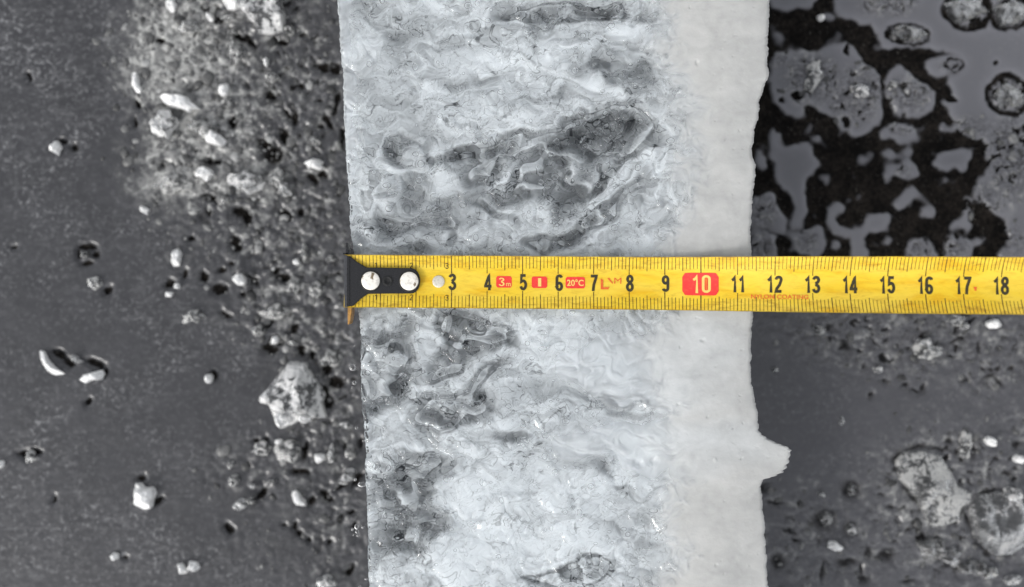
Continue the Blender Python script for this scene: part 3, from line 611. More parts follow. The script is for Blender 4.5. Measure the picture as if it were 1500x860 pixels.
# the right third is opaque snow ice with a wandering border
bx = np.interp(SR.y, [-320,0,60,110,160,230,300,340,372,455,520,560,600,650,700,760,800,860,1180], [968,972,968,990,1010,1015,1000,985,975,985,935,965,985,960,1000,985,1000,968,960])
border = bx[:, None] + fbm(X, Y, 60, 3, 511)*26 + fbm(X, Y, 14, 2, 521)*5
snow = sstep(-40, 34, X - border + 22*n2)
snow = np.maximum(snow, sstep(.35, .8, fbm(X, Y*2.2, 60, 3, 531))*sstep(860, 960, X)*.5)
veil = np.zeros(SR.shape)
for a_ in [(930,540,120,60,0,.7),(960,650,130,40,0,.85),(1010,500,80,60,0,.5),(900,640,70,18,0,.7)]: SR.ell(veil, *a_, .7, 'max')
veil = warp(veil, w1x*1.5, w1y)
T = np.where(T > .86, .86 + (T - .86)*.85, T); T = np.where(T < .74, .74 - (.74 - T)*.74, T) + .012; T = np.clip(T, .22, 1.0)
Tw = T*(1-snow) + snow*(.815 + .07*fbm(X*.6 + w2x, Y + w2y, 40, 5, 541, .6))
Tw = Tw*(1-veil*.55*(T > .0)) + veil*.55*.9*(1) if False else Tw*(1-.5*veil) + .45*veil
milk = np.clip(np.maximum(snow*(.66 + .15*fbm(X*.65 + w2x, Y + w2y, 34, 4, 551, .55)), veil*.55), 0, 1)
milk = np.maximum(milk, .15*sstep(.72, .98, T))
milk = np.maximum(milk, .30*(1-sstep(0, 60, X - np.interp(SR.y, LE[:, 0], LE[:, 1])[:, None]))*sstep(380, 200, Y))
# relief of the melted, wavy face (metres) - pits and ripples
smo = 1 - snow
wavA = blend(40, 1.9, 2, 611, .4); wavB = blend(22, 2.2, 2, 615, .35)
rel = fbm(X, Y, 120, 2, 601)*.0007 + smo*(wavA*.00085 + wavB*.00024*(.4 + .6*clear))
rel += smo*(.00034*saw(q, 2.1, .10)*(.25 + .75*env) + .00030*sA*amp_)
crs = np.abs(blend(52, 2.2, 2, 641)); rel -= .00045*np.exp(-crs/.05)*smo*(.35 + .65*clear)
rel += snow*(fbm(X*.6, Y, 22, 5, 631, .6)*.00009 - .00025*sstep(.62, .8, fbm(X*.7, Y*1.3, 9, 3, 633)))
rb = np.random.RandomState(12)
BUB = []
for k in range(900):
    cx, cy = rb.uniform(505, 1080), rb.uniform(-300, 1160)
    if rb.rand() > (.25 + .75*float(SR.sample(clear, np.array(cx), np.array(cy)))): continue
    if float(SR.sample(snow, np.array(cx), np.array(cy))) > .6 and rb.rand() > .12: continue
    r = rb.uniform(2.6, 4) if rb.rand() < .7 else rb.uniform(4, 8)
    BUB.append((cx, cy, r))
    wn = SR.win(cx, cy, r*2)
    st_ = rb.uniform(.7, 1.3); d2 = ((X[wn]-cx)*st_)**2 + ((Y[wn]-cy)/st_)**2
    rel[wn] += (rb.choice([-1, 1], p=[.6, .4]))*r/F*.28*.40*(np.exp(-(d2/(r*.85)**2)**1.6))
rel = gblur(rel, .6)
z_px = lambda px: .0038*sstep(915, 1095, px)               # the snow-ice side stands a little prouder
# height profile of the tape (cm): flat on the ice, then rising towards the hand that held it
SLP = [0]*8 + [.015, .185, .22, .25, .155, .055, .07, .085, .065, .055] + [.05]*22
ds = .02; S_ = np.arange(-.3, 38, ds)
slope = np.interp(S_, np.arange(len(SLP))+.5, SLP)
ks = np.ones(41)/41; slope = np.convolve(np.pad(slope, 20, 'edge'), ks, 'valid')
zc = np.cumsum(slope)*ds; zc -= np.interp(0, S_, zc); xc = np.cumsum(np.sqrt(1-slope**2))*ds; xc -= np.interp(0, S_, xc)
X0 = (505.5-750)/F*28.0
# mesh of the face: rows follow the photo's y, columns run between the two cut edges
yy = np.concatenate([np.linspace(-300, -45, 40)[:-1], np.arange(-45, 906, 1.1), np.linspace(906, 1160, 40)[1:]])
NC = 600
def jag(y_, seed, amp): return (fbm(y_, y_*0+3.3, 9, 3, seed, .7)*amp + fbm(y_, y_*0+8.1, 40, 2, seed+5)*amp*1.0)
xl = np.interp(yy, LE[:, 0], LE[:, 1]) + jag(yy, 701, 1.9); xr = np.interp(yy, RE[:, 0], RE[:, 1]) + jag(yy, 711, 2.3)
def slab_body(name, depth_fn, inset, zbot, attrs_fn, bulge=0):
    uu = (np.linspace(0, 1, NC))[None, :]
    uu = uu*uu*(3-2*uu)*.35 + uu*.65
    PX = (xl+inset)[:, None]*(1-uu) + (xr-inset)[:, None]*uu; PY = np.repeat(yy[:, None], NC, 1)
    R_ = SR.sample(rel, PX, PY)
    ed = np.minimum(PX-xl[:, None], xr[:, None]-PX)
    Z = H + z_px(PX) + R_ - depth_fn(PX, PY) - .0009*np.exp(-np.clip(ed, 0, 99)/2.0)
    WX, WY = P2W(PX, PY, H + z_px(PX))
    # the tape rests on the face: the ice under it stays just below the blade
    ts = np.clip(WX*100 - X0, 0, 30); tv = (WY*100 - (.352 - .008*ts))/.76
    cap = ZT + (np.interp(ts, S_, zc) + (.10 + .16*sstep(7, 14, ts))*tv**2 - .045)*CM - depth_fn(PX, PY)
    Z = np.where(np.abs(tv) < 1.3, np.minimum(Z, cap), Z)
    nr = len(yy); V = np.stack([WX, WY, Z], -1).reshape(-1, 3); Q = gridq(nr, NC)[:, ::-1]
    # side wall: follow the boundary loop down in three steps, slightly undercut
    idx = np.arange(nr*NC).reshape(nr, NC)
    loop = np.concatenate([idx[:, 0], idx[-1, 1:], idx[-2::-1, -1], idx[0, -2:0:-1]])
    LV = V[loop]; L = len(loop); cx = LV[:, 0].mean()
    Vs, Qs = [V], [Q]; prev = loop; base = len(V)
    for f_ in (.25, .6, 1.0):
        W_ = LV.copy(); W_[:, 2] = LV[:, 2]*(1-f_) + zbot*f_
        W_[:, 0] += np.sign(cx - W_[:, 0])*(.0005 + .002*f_) + .0008*fbm(W_[:, 1]*1e4, W_[:, 2]*1e4, 60, 2, 733)
        cur = base + np.arange(L); Vs.append(W_)
        Qs.append(np.stack([prev, np.roll(prev, -1), np.roll(cur, -1), cur], -1)); prev = cur; base += L
    # floor of the body
    nb = L//2
    rowl = prev
    A_ = np.concatenate(Vs)
    left = rowl[:nr]; right = rowl[nr-1+NC-1: nr-1+NC-1+nr][::-1]
    Qs.append(np.stack([left[:-1], left[1:], right[1:], right[:-1]], -1))
    at = {k: np.concatenate([a_.ravel(), np.full(base-nr*NC, e_)]) for k, (a_, e_) in attrs_fn(PX, PY).items()}
    return mesh_np(name, A_, np.concatenate(Qs), at)
def mat_shell():
    m = NT('wet_ice_surface')
    milk_ = m.attr('milk'); warm = m.attr('warm')
    fine = m.noise(1500, 4, .6); med = m.noise(420, 4, .55, 1.2)
    # opaque part: white bubbly or snow ice with a wet gloss
    col = m.mix(warm, (.74, .775, .79), (.575, .572, .553))
    col = m.mix(m.math('MULTIPLY', m.ramp(m.noise(260, 5, .6, .5), .45, .75), .35), col, m.mix(warm, (.66, .69, .70), (.505, .503, .485)))
    nb = m.bump(m.math('ADD', fine, med), .0003, .22)
    m.set(Base_Color=col, Roughness=.2, IOR=1.31, Normal=nb, Subsurface_Weight=.25, Subsurface_Scale=.003, Subsurface_Radius=(1., 1., 1.))
    gl = m.n('ShaderNodeBsdfGlass'); gl.inputs['IOR'].default_value = 1.31; gl.inputs['Roughness'].default_value = .0
    gl.inputs['Color'].default_value = (.985, .993, 1, 1)
    m.l(m.bump(med, .0006, .03), gl.inputs['Normal'])
    mx = m.n('ShaderNodeMixShader')
    f_ = m.math('ADD', milk_, m.math('MULTIPLY', m.math('SUBTRACT', m.noise(160, 3, .5, .8), .5), .25), True)
    f_ = m.math('MULTIPLY', f_, m.ramp(milk_, 0, .25), True)
    m.l(f_, mx.inputs[0]); m.l(gl.outputs[0], mx.inputs[1]); m.l(m.b.outputs[0], mx.inputs[2]); m.l(mx.outputs[0], m.out.inputs['Surface'])
    return m.m
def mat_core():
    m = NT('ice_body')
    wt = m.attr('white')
    # hair-thin fracture and refraction lines painted into the colour, broken up and denser in the clear parts
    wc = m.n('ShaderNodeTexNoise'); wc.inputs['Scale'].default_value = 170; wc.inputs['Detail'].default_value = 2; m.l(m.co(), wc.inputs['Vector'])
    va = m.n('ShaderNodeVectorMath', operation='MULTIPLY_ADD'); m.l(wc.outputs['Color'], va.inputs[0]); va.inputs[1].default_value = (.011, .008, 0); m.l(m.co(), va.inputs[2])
    def refr_vein(scale, lev, wd, amp, sx=1.0, gate=3.0):
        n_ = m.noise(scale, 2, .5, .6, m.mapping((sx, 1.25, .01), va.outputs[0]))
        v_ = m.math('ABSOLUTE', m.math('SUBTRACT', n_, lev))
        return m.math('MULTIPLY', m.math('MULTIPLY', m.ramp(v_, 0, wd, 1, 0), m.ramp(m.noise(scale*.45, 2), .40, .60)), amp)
    lines = m.math('ADD', m.math('ADD', refr_vein(150, .5, .011, .50), m.math('ADD', refr_vein(240, .46, .014, .42), refr_vein(330, .54, .018, .34))), refr_vein(110, .58, .008, .50, .5))
    pale = m.math('ADD', refr_vein(150, .522, .010, .26), refr_vein(240, .49, .012, .2))
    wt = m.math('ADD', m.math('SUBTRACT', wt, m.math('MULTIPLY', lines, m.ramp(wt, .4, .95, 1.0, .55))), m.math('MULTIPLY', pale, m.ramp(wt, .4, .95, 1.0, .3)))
    d = m.math('SUBTRACT', m.noise(420, 3, .5, 1.5), .5)
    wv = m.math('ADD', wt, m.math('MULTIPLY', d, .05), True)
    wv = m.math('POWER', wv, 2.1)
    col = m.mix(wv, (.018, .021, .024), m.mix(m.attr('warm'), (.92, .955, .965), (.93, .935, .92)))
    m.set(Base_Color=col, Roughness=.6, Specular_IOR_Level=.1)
    return m.m
M_shell = mat_shell(); M_core = mat_core()
slab = empty('ice_slab', (0, 0, 0))
tag(slab, 'thick translucent sawn ice slab with clear grey core and opaque white right side, under the tape', 'ice slab')
link('clear_ice', slab_body('clear_ice', lambda px, py: 0*px, 0, .0005, lambda px, py: dict(milk=(SR.sample(milk, px, py), .5), warm=(SR.sample(snow*(1-.7*veil), px, py), .2))), M_shell, slab)
dep = .0030 + .0055*sstep(.85, .25, gblur(T, 5))
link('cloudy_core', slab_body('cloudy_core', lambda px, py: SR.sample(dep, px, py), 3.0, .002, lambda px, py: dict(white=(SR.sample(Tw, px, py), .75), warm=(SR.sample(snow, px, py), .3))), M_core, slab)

# air bubbles frozen in just under the face
def mat_air():
    m = NT('air_in_ice'); gl = m.n('ShaderNodeBsdfGlass'); gl.inputs['IOR'].default_value = 1/1.31; gl.inputs['Roughness'].default_value = 0
    m.l(gl.outputs[0], m.out.inputs['Surface']); return m.m
IV3, IF3 = ico(3); AV, AF = [], []; na = 0
for k in range(9000):
    if na >= 800: break
    cx, cy = rb.uniform(512, 1010), rb.uniform(-120, 980)
    d_ = float(SR.sample(dep, np.array(cx), np.array(cy))); 
    if float(SR.sample(snow, np.array(cx), np.array(cy))) > .3 or d_ < .0016 or rb.rand() > .35 + .65*float(SR.sample(clear, np.array(cx), np.array(cy))): continue
    r = min(rb.uniform(.00025, .0005) if rb.rand() < .7 else rb.uniform(.0005, .0011), d_*.38)
    x_, y_ = P2W(cx, cy, H); z_ = H + float(z_px(cx)) + float(SR.sample(rel, np.array(cx), np.array(cy))) - max(r*1.25, d_*rb.uniform(.3, .55))
    st_ = rb.uniform(.8, 1.3)
    AV.append(IV3*np.array([r*st_, r/st_, r*.8]) + np.array([x_, y_, z_])); AF.append(IF3 + na*len(IV3)); na += 1
ab = link('air_bubbles', mesh_np('air_bubbles', np.concatenate(AV), np.concatenate(AF)), mat_air(), slab); ab['kind'] = 'stuff'

# ================================================================== MEASURING TAPE
def mat_yellow():
    m = NT('yellow_tape_paint')
    vv = m.attr('across'); ss = m.attr('along')
    cb = m.n('ShaderNodeCombineXYZ'); m.l(m.math('MULTIPLY', ss, .35), cb.inputs[0]); m.l(vv, cb.inputs[1]); vec = cb.outputs[0]
    edge = m.math('ABSOLUTE', vv)
    smear = m.ramp(m.noise(2.2, 6, .65, .8, vec), .46, .68)
    col = m.mix(m.math('MULTIPLY', smear, .8), (.81, .555, .032), (.73, .40, .003))
    zone_ = m.ramp(m.noise(1.3, 3, .5, .4, vec), .42, .62)
    col = m.mix(m.math('MULTIPLY', zone_, .55), col, (.83, .61, .075))
    st = m.math('MULTIPLY', m.ramp(m.noise(7, 6, .7, .6, vec), .46, .68), m.ramp(edge, .2, .9, .32, 1.0))
    col = m.mix(m.math('MULTIPLY', st, .58), col, (.30, .13, .010))
    rim = m.ramp(edge, .955, .995)
    col = m.mix(m.math('MULTIPLY', rim, m.ramp(m.noise(5, 4, .6, 0, vec), .35, .65, .15, .8)), col, (.16, .085, .01))
    m.set(Base_Color=col, Roughness=m.ramp(smear, 0, 1, .32, .48), Specular_IOR_Level=.35, Normal=m.bump(m.noise(1800, 3, .6), .0001, .25))
    return m.m
def mat_ink(name, c, wear=.5, worn=(.55, .40, .06)):
    m = NT(name)
    n = m.noise(1300, 5, .7)
    m.set(Base_Color=m.mix(m.math('MULTIPLY', m.ramp(n, .46, .72), wear), c, worn), Roughness=.4, Specular_IOR_Level=.3)
    return m.m
M_yel = mat_yellow(); M_tick = mat_ink('brown_black_tick_ink', (.060, .040, .010), .6); M_num = mat_ink('dark_number_ink', (.040, .034, .020), .32, (.16, .12, .03))
M_red = mat_ink('red_label_ink', (.78, .045, .040), .4, (.82, .16, .07)); M_onred = mat_ink('yellow_print_on_red', (.84, .60, .16), .3, (.80, .30, .10))
M_tred = mat_ink('faded_red_print', (.72, .12, .03), .6, (.76, .42, .04))
def mat_metal(name, c, rough, metallic, spot=None):
    m = NT(name); n = m.noise(900, 5, .6)
    col = m.mix(m.ramp(n, .45, .7), c, tuple(x_*.7 for x_ in c))
    if spot: col = m.mix(m.ramp(m.noise(420, 4, .6, .5), .60, .68), col, spot)
    m.set(Base_Color=col, Metallic=metallic, Roughness=m.ramp(n, .3, .7, rough*.8, min(1, rough*1.4)), Normal=m.bump(n, .0001, .4)); return m.m
M_hook = mat_metal('black_painted_steel', (.012, .012, .0135), .26, 0.0); M_rivet = mat_metal('cream_rivet_metal', (.88, .84, .76), .35, .15, (.20, .15, .09))
M_silver = mat_metal('dull_silver_rivet', (.70, .66, .56), .4, .3); M_rust = mat_metal('rusty_brass_edge', (.50, .27, .08), .45, .6, (.12, .05, .02))
M_dark = mat_metal('black_hole_inside', (.004, .004, .004), .6, 0); M_grey_edge = mat_metal('worn_grey_steel_edge', (.055, .056, .062), .45, .2)

def tp(s, v, lift=0.0):
    """point on the tape, s cm along, v -1..1 across (up in the photo is +), lift in cm off the printed face"""
    s = np.asarray(s, float); v = np.asarray(v, float)
    sag = .10 + .16*sstep(7, 14, s); hw = .738 + .028*sstep(7, 17, s)
    sg = np.interp(s, S_, slope)
    yc = .352 - .0080*s - .00010*s*s*0
    zz = np.interp(s, S_, zc) + sag*v*v
    x_ = X0 + np.interp(s, S_, xc) - sg*(sag*v*v + lift)
    nv = -2*sag*v/hw
    y_ = yc + hw*v + lift*nv/np.sqrt(1+nv*nv); z_ = zz + lift/np.sqrt(1+nv*nv)
    return np.stack([x_*CM, y_*CM, ZT + z_*CM], -1)
tape = empty('measuring_tape', tuple(tp(0, 0)))
tag(tape, 'worn yellow steel measuring tape hooked over the left edge of the ice slab', 'measuring tape')
T0 = np.array(tape.location)
class TB:
    """collects strips that follow the tape's curve"""
    def __init__(s): s.V = []; s.F = []; s.M = []; s.a = []; s.b = []
    def strip(s, s0, s1, v0, v1, lift, ns, nv, mat=0):
        SS, VV = np.meshgrid(np.linspace(s0, s1, ns+1), np.linspace(v0, v1, nv+1)); b0 = sum(len(x_) for x_ in s.V)
        s.V.append(tp(SS, VV, lift).reshape(-1, 3)); s.F.append(gridq(nv+1, ns+1) + b0); s.M += [mat]*(ns*nv); s.a.append(SS.ravel()); s.b.append(VV.ravel())
    def build(s, name, mats, parent, off):
        me = mesh_np(name, np.concatenate(s.V)-off, np.concatenate(s.F), dict(along=np.concatenate(s.a), across=np.concatenate(s.b)))
        me.polygons.foreach_set('material_index', s.M); return link(name, me, mats, parent)
blade = TB()
blade.strip(-.02, 36, -1, 1, 0, 500, 24, 0)
rt = np.random.RandomState(3)
for i in range(1, 360):
    s = i*.1
    if i % 10 == 0: L_, wd = .68, .026
    elif i % 5 == 0: L_, wd = .53, .020
    else: L_, wd = .46, .016
    wd *= .8 + .4*rt.rand(); L_ += rt.uniform(-.02, .02)
    for sg in (1, -1):
        blade.strip(s-wd/2, s+wd/2, sg*(1-L_), sg*.985, .004, 1, 10, 1) if sg > 0 else blade.strip(s-wd/2, s+wd/2, -.985, -(1-L_), .004, 1, 10, 1)
# the underside, so the steel has a thickness
blade.strip(-.02, 36, 1, -1, -.013, 300, 16, 2)
M_under = mat_metal('bare_tape_underside', (.55, .42, .06), .5, 0)
blade_o = blade.build('blade', [M_yel, M_tick, M_under], tape, T0)

def text_mesh(body, bold=.02):
    cu = bpy.data.curves.new('lettering', 'FONT'); cu.body = body; cu.align_x = 'CENTER'; cu.offset = bold; cu.resolution_u = 4; cu.space_character = 1.0
    o = bpy.data.objects.new('lettering', cu); C.objects.link(o); bpy.context.view_layer.update()
    me = bpy.data.meshes.new_from_object(o.evaluated_get(bpy.context.evaluated_depsgraph_get()))
    bpy.data.objects.remove(o); bpy.data.curves.remove(cu); return me
def digit_strokes(ch):
    """centre lines of condensed bold figures in a 1 x 2.2 box"""
    def arc(cx, cy, rx, ry, a0, a1, n=14): return [(cx+rx*math.cos(math.radians(a0+(a1-a0)*k/n)), cy+ry*math.sin(math.radians(a0+(a1-a0)*k/n))) for k in range(n+1)]
    if ch == '0': return [arc(.5,1.72,.33,.30,0,180)+arc(.5,.48,.33,.30,180,360)+[(.83,1.72)]]
    if ch == '1': return [[(.14,1.58),(.36,1.72),(.52,2.04),(.52,.0)]]
    if ch == '2': return [arc(.5,1.70,.33,.32,180,-25)+[(.62,1.02),(.24,.50),(.17,.17),(.86,.17)]]
    if ch == '3': return [arc(.48,1.66,.33,.36,170,-75)+[(.46,1.16)], [(.50,1.16)]+arc(.48,.58,.36,.43,80,-170)]
    if ch == '4': return [[(.66,.0),(.66,2.04),(.58,1.9),(.13,.64),(.13,.56),(.95,.56)]]
    if ch == '5': return [[(.82,2.03),(.26,2.03),(.20,1.16),(.30,1.24)]+arc(.49,.76,.35,.56,120,-160)]
    if ch == '6': return [arc(.5,1.72,.32,.30,10,180)+[(.17,.6)]+arc(.5,.60,.33,.45,180,540,24)]
    if ch == '7': return [[(.12,2.03),(.88,2.03),(.84,1.80),(.55,.9),(.44,.0)]]
    if ch == '8': return [arc(.5,1.66,.31,.40,0,360,24), arc(.5,.60,.35,.46,0,360,24)]
    if ch == '9': return [arc(.5,.46,.32,.30,190,360)+[(.83,1.55)]+arc(.5,1.58,.33,.45,0,360,24)]
    return []
def figure_tris(txt, wpen=.30):
    """thickened strokes as quads, in units of the figure's width"""
    V, Q = [], []; pen = 0
    for ch in txt:
        for st in digit_strokes(ch):
            P = np.array(st, float); P[:, 0] += pen
            q = []
            for k, p in enumerate(P):
                a_ = P[k-1] if k else p; b_ = P[k+1] if k < len(P)-1 else p
                def nrm(d): d = d/ (np.linalg.norm(d)+1e-9); return np.array([-d[1], d[0]])
                n_a = nrm(p-a_) if k else nrm(b_-p); n_b = nrm(b_-p) if k < len(P)-1 else n_a
                n_ = n_a+n_b; n_ /= np.linalg.norm(n_)+1e-9; ml = min(1/max(n_ @ n_a, .45), 1.6)
                q.append((p + n_*wpen/2*ml, p - n_*wpen/2*ml))
            # fine subdivision so print follows the curve
            for (a0, a1), (b0, b1) in zip(q[:-1], q[1:]):
                n = max(1, int(np.linalg.norm(a0-b0)/.2))
                for j in range(n):
                    t0, t1 = j/n, (j+1)/n; b = len(V)
                    V += [a0*(1-t0)+b0*t0, a1*(1-t0)+b1*t0, a1*(1-t1)+b1*t1, a0*(1-t1)+b0*t1]; Q.append((b, b+1, b+2, b+3))
        pen += 1.22 if ch != '1' else 1.02
    V = np.array(V); V[:, 0] -= (V[:, 0].min()+V[:, 0].max())/2; V[:, 1] -= 1.1
    return V, Q
def print_on(name, V2, faces, s, yv, h, wx, lift, mat, label=None, extra=None, parent=None):
    """V2 in text units; h cm per unit up, wx cm per unit along"""
    V2 = np.asarray(V2)
    W_ = tp(s + V2[:, 0]*wx, (yv + V2[:, 1]*h)/.75, lift) - T0
    me = bpy.data.meshes.new(name)
    me.from_pydata([tuple(p) for p in W_], [], [tuple(f) for f in faces]); mats = [mat]
    if extra:
        pass
    me.update(); o = link(name, me, mats, parent or blade_o, smooth=False)
    if label: o['label'] = label
    return o
# big numbers 3..18 (and on, where the tape leaves the picture)
for nn in range(3, 36):
    if nn % 10 == 0: continue
    V2, Q = figure_tris(str(nn), .375)
    print_on('numeral', V2, Q, nn + (.02 if nn < 10 else 0), .0, .212, .205, .009, M_num)
for nn in (1, 2, 3):
    for sg in (1, -1):
        V2, Q = figure_tris(str(nn), .26)
        print_on('small_numeral', V2, Q, nn-.13, sg*.455, .078, .10, .009, M_tick)
def rrect(w_, h_, r, n=5):
    o = []
    for cx, cy, a0 in ((w_/2-r, h_/2-r, 0), (-w_/2+r, h_/2-r, 90), (-w_/2+r, -h_/2+r, 180), (w_/2-r, -h_/2+r, 270)):
        for k in range(n+1):
            a_ = math.radians(a0+90*k/n); o.append((cx+r*math.cos(a_), cy+r*math.sin(a_)))
    return o
def joined_print(name, pieces, label=None):
    """pieces: (V2 list in cm (along, up), faces, s, up, lift, material): one mesh, several inks"""
    V, Fc, MI, mats = [], [], [], []
    for V2, faces, s, yv, lift, mat in pieces:
        V2 = np.asarray(V2, float); b = len(V)
        V += [tuple(p) for p in (tp(s + V2[:, 0], (yv + V2[:, 1])/.75, lift) - T0)]
        if mat not in mats: mats.append(mat)
        for f_ in faces: Fc.append(tuple(b+k for k in f_)); MI.append(mats.index(mat))
    me = bpy.data.meshes.new(name); me.from_pydata(V, [], Fc); me.update(); me.polygons.foreach_set('material_index', MI)
    o = link(name, me, mats, blade_o, smooth=False)
    if label: o['label'] = label
    return o
def box_piece(w_, h_, r, s, yv, mat=None, lift=.0075):
    # built in strips so that it follows the bowed face
    P = rrect(w_, h_, r); nst = 14; xs = np.linspace(-w_/2, w_/2, nst+1); V = []; Fq = []
    def top(x_):
        d = max(0, abs(x_)-(w_/2-r)); return h_/2 - r + math.sqrt(max(0, r*r-d*d))
    ny = 6
    for x_ in xs:
        for j in range(ny+1): V.append((x_, top(x_)*(2*j/ny-1)))
    for i in range(nst):
        for j in range(ny): a_ = i*(ny+1)+j; Fq.append((a_, a_+ny+1, a_+ny+2, a_+1))
    return (V, Fq, s, yv, lift, mat or M_red)
def text_piece(body, s, yv, h, w_, mat, bold=.02, lift=.012):
    me = text_mesh(body, bold); V = np.array([v_.co[:2] for v_ in me.vertices]); Fq = [tuple(p.vertices) for p in me.polygons]
    lo, hi = V.min(0), V.max(0); V = (V-(lo+hi)/2)/(hi-lo)*np.array([w_, h]); bpy.data.meshes.remove(me)
    return (V, Fq, s, yv, lift, mat)
def fig_piece(txt, s, yv, h, w1, mat, pen=.3, lift=.012):
    V, Q = figure_tris(txt, pen); V = V*np.array([w1, h/2.2]); return (V, Q, s, yv, lift, mat)
joined_print('red_label', [box_piece(.44, .33, .05, 4.475, .012), fig_piece('3', 4.41, .012, .25, .17, M_onred, .26), text_piece('m', 4.60, -.065, .09, .13, M_onred, .01)], 'red box reading 3m')
joined_print('red_label', [box_piece(.44, .33, .05, 5.475, .008), text_piece('I', 5.48, .008, .24, .09, M_onred, .03)], 'red box reading I')
joined_print('red_label', [box_piece(.55, .33, .05, 6.485, .005), text_piece('20°C', 6.485, .005, .19, .47, M_onred, .02)], 'red box reading 20 degrees C')
joined_print('red_label', [box_piece(1.0, .64, .12, 9.985, -.01), fig_piece('10', 10.02, -.005, .52, .26, M_onred, .28), ([(-.03,-.17),(.03,-.17),(.03,.17),(-.03,.17)], [(0,1,2,3)], 10.15, -.005, .012, M_tred)], 'large red box reading 10')
joined_print('red_mark', [([(-.12,.14),(-.05,.10),(-.05,-.10),(.13,-.10),(.10,-.17),(-.12,-.17)], [(0,1,2,5),(2,3,4,5)], 7.32, -.01, .009, M_tred),
    ([(-.06,.12),(.0,.13),(.11,-.02),(.09,-.04)], [(0,1,2,3)], 7.44, .02, .009, M_tred), text_piece('M', 7.68, .07, .17, .20, M_tred, .0, .009)], 'faded red mark and letter M')
joined_print('red_mark', [text_piece('NYLON COATING', 12.12, -.345, .12, 1.52, M_tred, .015, .0095)], 'small faded red print reading NYLON COATING')
joined_print('red_mark', [([(-.05,.05),(.05,.06),(.03,.02),(-.03,.0),(.03,-.05),(-.05,-.04)], [(0,1,2,3),(3,4,5,2)], 17.32, -.09, .009, M_tred)], 'tiny faded red speck after 17')

# hook: stamped black plate riveted to the end of the blade, with a bent down lip
def prism(bm, poly, z0, z1, bev=0):
    """outline in (s, up) cm; z in cm above the tape's middle line"""
    lo = [bm.verts.new((X0*CM + x_*CM - T0[0], (.352-.008*x_ + y_)*CM - T0[1], z0*CM)) for x_, y_ in poly]
    hi = [bm.verts.new((X0*CM + x_*CM - T0[0], (.352-.008*x_ + y_)*CM - T0[1], z1*CM)) for x_, y_ in poly]
    n = len(poly); bm.faces.new(lo[::-1]); bm.faces.new(hi)
    for k in range(n): bm.faces.new((lo[k], lo[(k+1) % n], hi[(k+1) % n], hi[k]))
def pxs(x_, y_): return ((x_-505.5)/52.0, (412-y_)/52.0)
bm = bmesh.new()
endc = [pxs(603+13*math.cos(math.radians(a_)), 411+18.5*math.sin(math.radians(a_))) for a_ in range(-90, 91, 15)]
plate = [pxs(513,375), pxs(524,384), pxs(538,392)] + endc + [pxs(540,430.5), pxs(529,438), pxs(519,448), pxs(513,449)]
prism(bm, plate[::-1], .022, .15)
prism(bm, [pxs(510,376), pxs(514.5,376), pxs(514.5,449), pxs(510,449)], -.62, .16)        # bent down lip
bmesh.ops.recalc_face_normals(bm, faces=bm.faces); bmesh.ops.bevel(bm, geom=[e_ for e_ in bm.edges if abs(e_.verts[0].co.z-e_.verts[1].co.z) < 1e-6 and e_.verts[0].co.z > .0012], offset=.00022, segments=2, affect='EDGES')
me = bpy.data.meshes.new('hook'); bm.to_mesh(me); bm.free(); hook = link('hook', me, M_hook, tape, smooth=False)
bm = bmesh.new(); prism(bm, [pxs(504.5,373.5), pxs(510,375), pxs(510,450), pxs(505.5,450)], -.6, .12)
bmesh.ops.recalc_face_normals(bm, faces=bm.faces); bmesh.ops.bevel(bm, geom=list(bm.edges), offset=.0001, segments=1, affect='EDGES')
me = bpy.data.meshes.new('lip_edge'); bm.to_mesh(me); bm.free(); link('lip_edge', me, M_grey_edge, hook, smooth=False)
bm = bmesh.new()
prism(bm, [pxs(507.3,356), pxs(510.3,356), pxs(510.6,375), pxs(506.8,375)], -.5, .05); prism(bm, [pxs(514.2,364), pxs(517.4,366), pxs(517.6,378), pxs(513.6,377)], -.5, .06)
prism(bm, [pxs(502,370.5), pxs(514,372), pxs(514,374.5), pxs(503,373.5)], -.4, .05)
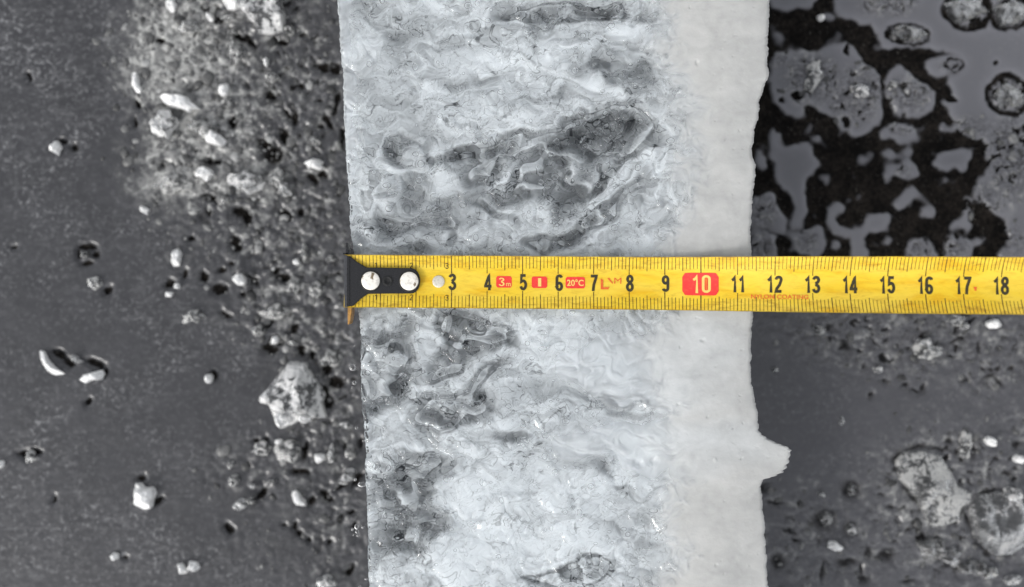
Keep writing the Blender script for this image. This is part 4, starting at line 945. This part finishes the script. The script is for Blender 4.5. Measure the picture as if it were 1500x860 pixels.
bmesh.ops.recalc_face_normals(bm, faces=bm.faces); me = bpy.data.meshes.new('lip_spike'); bm.to_mesh(me); bm.free(); link('lip_spike', me, M_hook, hook, smooth=False)
bm = bmesh.new(); prism(bm, [pxs(509.5,450.3), pxs(515.5,450.3), pxs(514.5,462), pxs(512,474), pxs(509.5,476)], -.55, .02)
bmesh.ops.recalc_face_normals(bm, faces=bm.faces); bmesh.ops.bevel(bm, geom=list(bm.edges), offset=.00012, segments=1, affect='EDGES')
me = bpy.data.meshes.new('rusty_lip'); bm.to_mesh(me); bm.free(); o = link('rusty_lip', me, M_rust, hook, smooth=False); o['label'] = 'rusty brass coloured lower lip'
def lathe(name, prof, px, py, mat, parent, n=32):
    s_, u_ = pxs(px, py); V, Fc = [], []
    for r, z in prof:
        for k in range(n):
            a_ = 6.28318*k/n; V.append(((X0+s_+r*math.cos(a_))*CM - T0[0], (.352-.008*s_+u_+r*math.sin(a_))*CM - T0[1], z*CM))
    m_ = len(prof)
    for i in range(m_-1):
        for k in range(n): Fc.append((i*n+k, i*n+(k+1) % n, (i+1)*n+(k+1) % n, (i+1)*n+k))
    Fc.append(tuple((m_-1)*n+k for k in range(n)))
    me = bpy.data.meshes.new(name); me.from_pydata(V, [], Fc); me.update(); return link(name, me, mat, parent)
dome = lambda r, z, h_: [(r, z), (r*.99, z+h_*.35), (r*.93, z+h_*.7), (r*.8, z+h_*.9), (r*.5, z+h_*.98), (.02, z+h_)]
lathe('rivet', dome(.262, .15, .07), 544, 411.5, M_rivet, hook); lathe('rivet', dome(.262, .15, .07), 600.3, 411.5, M_rivet, hook)
lathe('rivet_collar', [(.305, .148), (.30, .165), (.275, .17), (.264, .151)], 544, 411.5, M_dark, hook); lathe('rivet_collar', [(.305, .148), (.30, .165), (.275, .17), (.264, .151)], 600.3, 411.5, M_dark, hook)
lathe('hole_rim', [(.15, .149), (.145, .172), (.11, .178), (.075, .170), (.07, .153), (.01, .152)], 569, 411.5, M_dark, hook)
lathe('silver_rivet', dome(.175, .004, .05), 642.3, 411.7, M_silver, tape)
